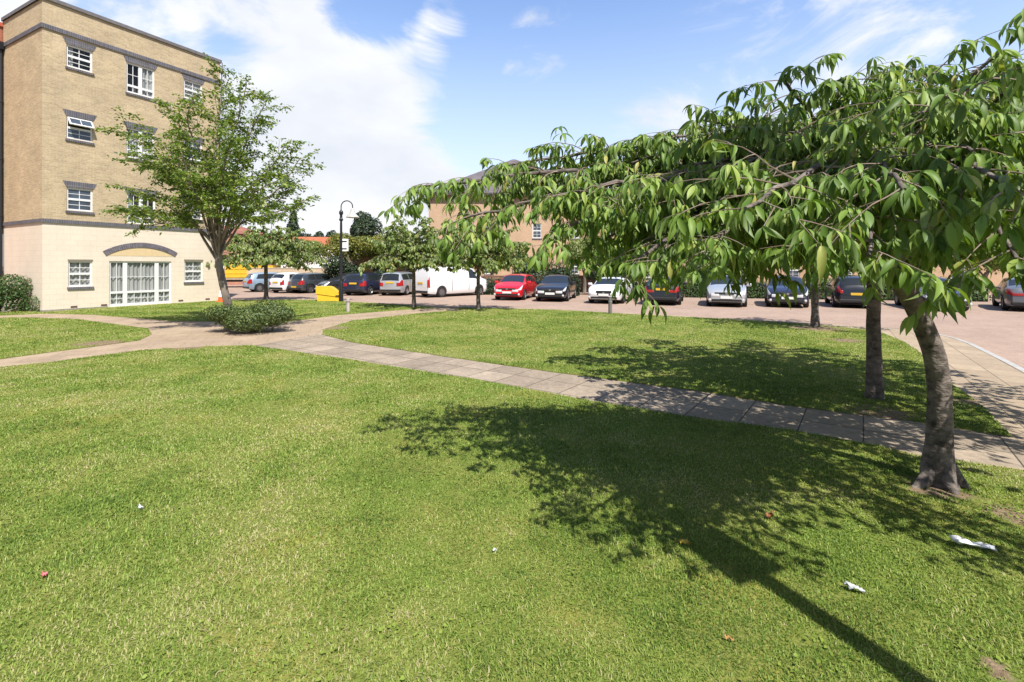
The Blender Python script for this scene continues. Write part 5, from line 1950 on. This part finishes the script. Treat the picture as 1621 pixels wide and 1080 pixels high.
# ------------------------------------------------------------------ street furniture
def lamp_post(loc, rz, label, h=5.25, group='swan-neck street lamps', sign=(.07, .38, 2.62, 3.26), sign_rz=0.0):
    r = thing('street_lamp', label, 'street lamp', loc, rz, group)
    p = MB()
    p.lathe([(.115, -.05), (.115, .95), (.085, 1.02), (.075, 1.06), (.060, 3.9), (.055, h * .80)], 14)
    p.build('post', M_black, r, smooth=40)
    c = MB()
    z = h * .80
    c.lathe([(.055, z), (.10, z + .02), (.11, z + .08), (.075, z + .12), (.06, z + .30), (.10, z + .36), (.11, z + .44), (.085, z + .52), (.04, z + .56), (.03, z + .60)], 14)
    c.build('collar', M_black, r, smooth=40)
    a = MB()
    pts = [(0, 0, z + .55)]
    top = h - .12
    rr = .30
    for i in range(13):
        t = math.pi * (1 - i / 12)
        pts.append((rr + rr * math.cos(t), 0, top - rr * .6 + rr * 1.0 * math.sin(t)))
    pts.append((2 * rr, 0, top - .35))
    a.tube(pts, .028, 8)
    a.build('arm', M_black, r, smooth=40)
    s = MB()
    zz = top - .32
    s.lathe([(.05, zz + .05), (.09, zz), (.12, zz - .12), (.17, zz - .24), (.30, zz - .36), (.34, zz - .43), (.335, zz - .435), (.29, zz - .36), (.15, zz - .24), (.02, zz - .2)], 20, (2 * rr, 0, 0), cap=False)
    sh = s.build('lamp_shade', mat('shade_grey', (.42, .41, .39), .45), r, smooth=40)
    MB().lathe([(.02, zz - .2), (.09, zz - .30), (.10, zz - .40), (.05, zz - .47), (.01, zz - .48)], 14, (2 * rr, 0, 0)).build('bulb', mat('frosted', (.75, .73, .66), .3), sh, smooth=50)
    if sign:
        x0, x1, z0, z1 = sign
        g = MB().box(x0, x1, -.014 + (.10 if sign_rz else 0), .014 + (.10 if sign_rz else 0), z0, z1).build('sign_plate', mat('sign_white', (.80, .80, .80), .5), r)
        g.rotation_euler = (0, 0, sign_rz)
        for zq in (z0 + .10, z1 - .16):
            MB().box(-.10, x1 - .08, -.03, .03 if not sign_rz else .085, zq, zq + .055).build('bracket', M_black, g)
    return r


lp = at(540, 477)
lamp_post((lp.x, lp.y, 0), 0, 'black swan-neck street lamp with white sign behind the yellow grit bin')
# the lamp whose shadow, sign and all, lies across the near lawn; it stands just outside the frame
lamp_post((2.29, 1.02, 0), math.atan2(.917, -.40), 'black street lamp out of frame whose shadow crosses the near grass', h=5.9, sign=(-.19, .19, 3.10, 3.85), sign_rz=R(90))
far = P(603, 371, 46)
lamp_post((far[0] - .3, 46, -.1), 0, 'distant street lamp showing only its pale head above the golden trees', h=5.2, sign=False)

gb = at(519, 477)
gr = thing('grit_bin', 'yellow grit bin with sloping lid at the lawn edge', 'grit bin', (gb.x, gb.y + .3, 0), R(8))
M_yel = mat('yellow_plastic', (.72, .44, .025), .5, var=.07, vscale=3)
g = MB()
prof = [(-.56, -.02), (.56, -.02), (.60, .20), (-.60, .38)]
g.add([(x, -.34, z) for x, z in prof] + [(x, .34, z) for x, z in prof], [(0, 1, 2, 3), (7, 6, 5, 4), (0, 4, 5, 1), (1, 5, 6, 2), (2, 6, 7, 3), (3, 7, 4, 0)])
g.build('bin_body', M_yel, gr)
g = MB()
prof = [(-.63, .39), (.63, .21), (.63, .32), (.12, .73), (-.02, .77), (-.63, .77)]
k = len(prof)
g.add([(x, -.37, z) for x, z in prof] + [(x, .37, z) for x, z in prof], [tuple(range(k)), tuple(range(2 * k - 1, k - 1, -1))] + [(i, i + k, (i + 1) % k + k, (i + 1) % k) for i in range(k)])
lid = g.build('lid', M_yel, gr)
MB().bbox(.36, .58, -.40, -.372, .27, .31, .006).build('latch', M_black, lid)


def bollard(px, py, h, label, m, r=.075):
    b = at(px, py)
    t = thing('bollard', label, 'bollard', (b.x, b.y, 0), 0, 'short posts on the lawn')
    MB().lathe([(r, -.05), (r * .97, h - .03), (r * .8, h), (r * .4, h + .012)], 12).build('post', m, t, smooth=40)
    MB().lathe([(r * 1.04, h * .72), (r * 1.05, h * .735), (r * 1.05, h * .80), (r * 1.04, h * .815)], 12).build('band', mat('band_grey', (.20, .19, .18), .6), t, smooth=40)


bollard(551, 494, .54, 'pale weathered post on the grass right of the lamp', mat('pale_timber', (.36, .32, .29), .85, var=.2, vscale=9, stretch=(1, 1, .2)))
bollard(966, 497, .62, 'dark grey post at the far lawn edge in front of the white coupe', mat('grey_timber', (.13, .12, .115), .8, var=.2, vscale=9, stretch=(1, 1, .2)))

cb = at(349, 478)
cn = thing('traffic_cone', 'orange and white traffic cone at the corner of the flats', 'traffic cone', (cb.x + .05, cb.y, 0))
M_or = mat('cone_orange', (.75, .12, .02), .5)
c1 = MB()
c1.bbox(-.21, .21, -.21, .21, 0, .045, .01)
c1.lathe([(.165, .045), (.135, .27)], 18, cap=False)
c1.lathe([(.075, .60), (.045, .74), (.035, .75), (.03, .70)], 18, cap=False)
c1.build('cone_body', M_or, cn, smooth=40)
MB().lathe([(.136, .27), (.076, .60)], 18, cap=False).build('white_sleeve', mat('sleeve_white', (.8, .8, .78), .4), cn, smooth=40)


# litter and fallen leaves on the grass
def scrap(name, label, cat, px, py, sx, sy, m, rz, seed, z=.03, crumple=.02):
    b = at(px, py)
    rng = np.random.default_rng(seed)
    n = 7
    vs, fs = [], []
    for j in range(n):
        for i in range(n):
            u, v = i / (n - 1) - .5, j / (n - 1) - .5
            w = 1 - .55 * (u + .5) * (1 if sx > sy else 0)
            vs.append((u * sx + rng.normal(0, .003), v * sy * w + rng.normal(0, .003), rng.normal(0, crumple) + .3 * crumple * math.sin(9 * u) + .5 * abs(v) * crumple * 4))
    for j in range(n - 1):
        for i in range(n - 1):
            a = j * n + i
            fs.append((a, a + 1, a + n + 1, a + n))
    o = MB().add(vs, fs).build(name, m, None, smooth=70, loc=(b.x, b.y, z))
    md = o.modifiers.new('thick', 'SOLIDIFY')
    md.thickness = .0012
    o.rotation_euler = (R(6), R(5), rz)
    tag(o, label, cat)


M_paper = mat('paper_white', (.82, .83, .86), .7)
scrap('paper_scrap', 'crumpled white paper lying on the grass right of the leaning tree shadow', 'litter', 1542, 873, .22, .085, M_paper, R(-18), 1, .045, .012)
scrap('paper_scrap', 'smaller greyish scrap of paper in the dappled shade by the lamp shadow', 'litter', 1352, 942, .10, .04, mat('paper_grey', (.40, .42, .43), .7), R(-35), 2, .04, .008)
scrap('paper_scrap', 'tiny white scraps on the open grass at the left', 'litter', 223, 811, .032, .025, M_paper, R(20), 3, .035, .008)
scrap('petal', 'small pink petal on the grass near the lower left corner', 'petal', 70, 919, .022, .03, mat('pink', (.75, .20, .22), .6), R(40), 4, .035, .006)
scrap('fallen_leaf', 'curled brown fallen leaf in the shade of the leaning tree', 'leaf', 1219, 826, .06, .03, mat('brown_leaf', (.26, .10, .035), .7), R(25), 5, .045, .012)
scrap('fallen_leaf', 'yellow fallen leaf on sunlit grass beside the lamp shadow', 'leaf', 1084, 869, .06, .035, mat('yellow_leaf', (.55, .38, .05), .6), R(-10), 6, .04, .008)
scrap('fallen_leaf', 'thin dry tan leaf at the bottom of the near lawn', 'leaf', 1155, 1022, .04, .012, mat('tan_leaf', (.45, .27, .10), .7), R(-30), 7, .035, .006)
scrap('paper_scrap', 'white fleck on the sunlit grass in the middle of the lawn', 'litter', 783, 879, .018, .013, M_paper, R(10), 8, .035, .005)
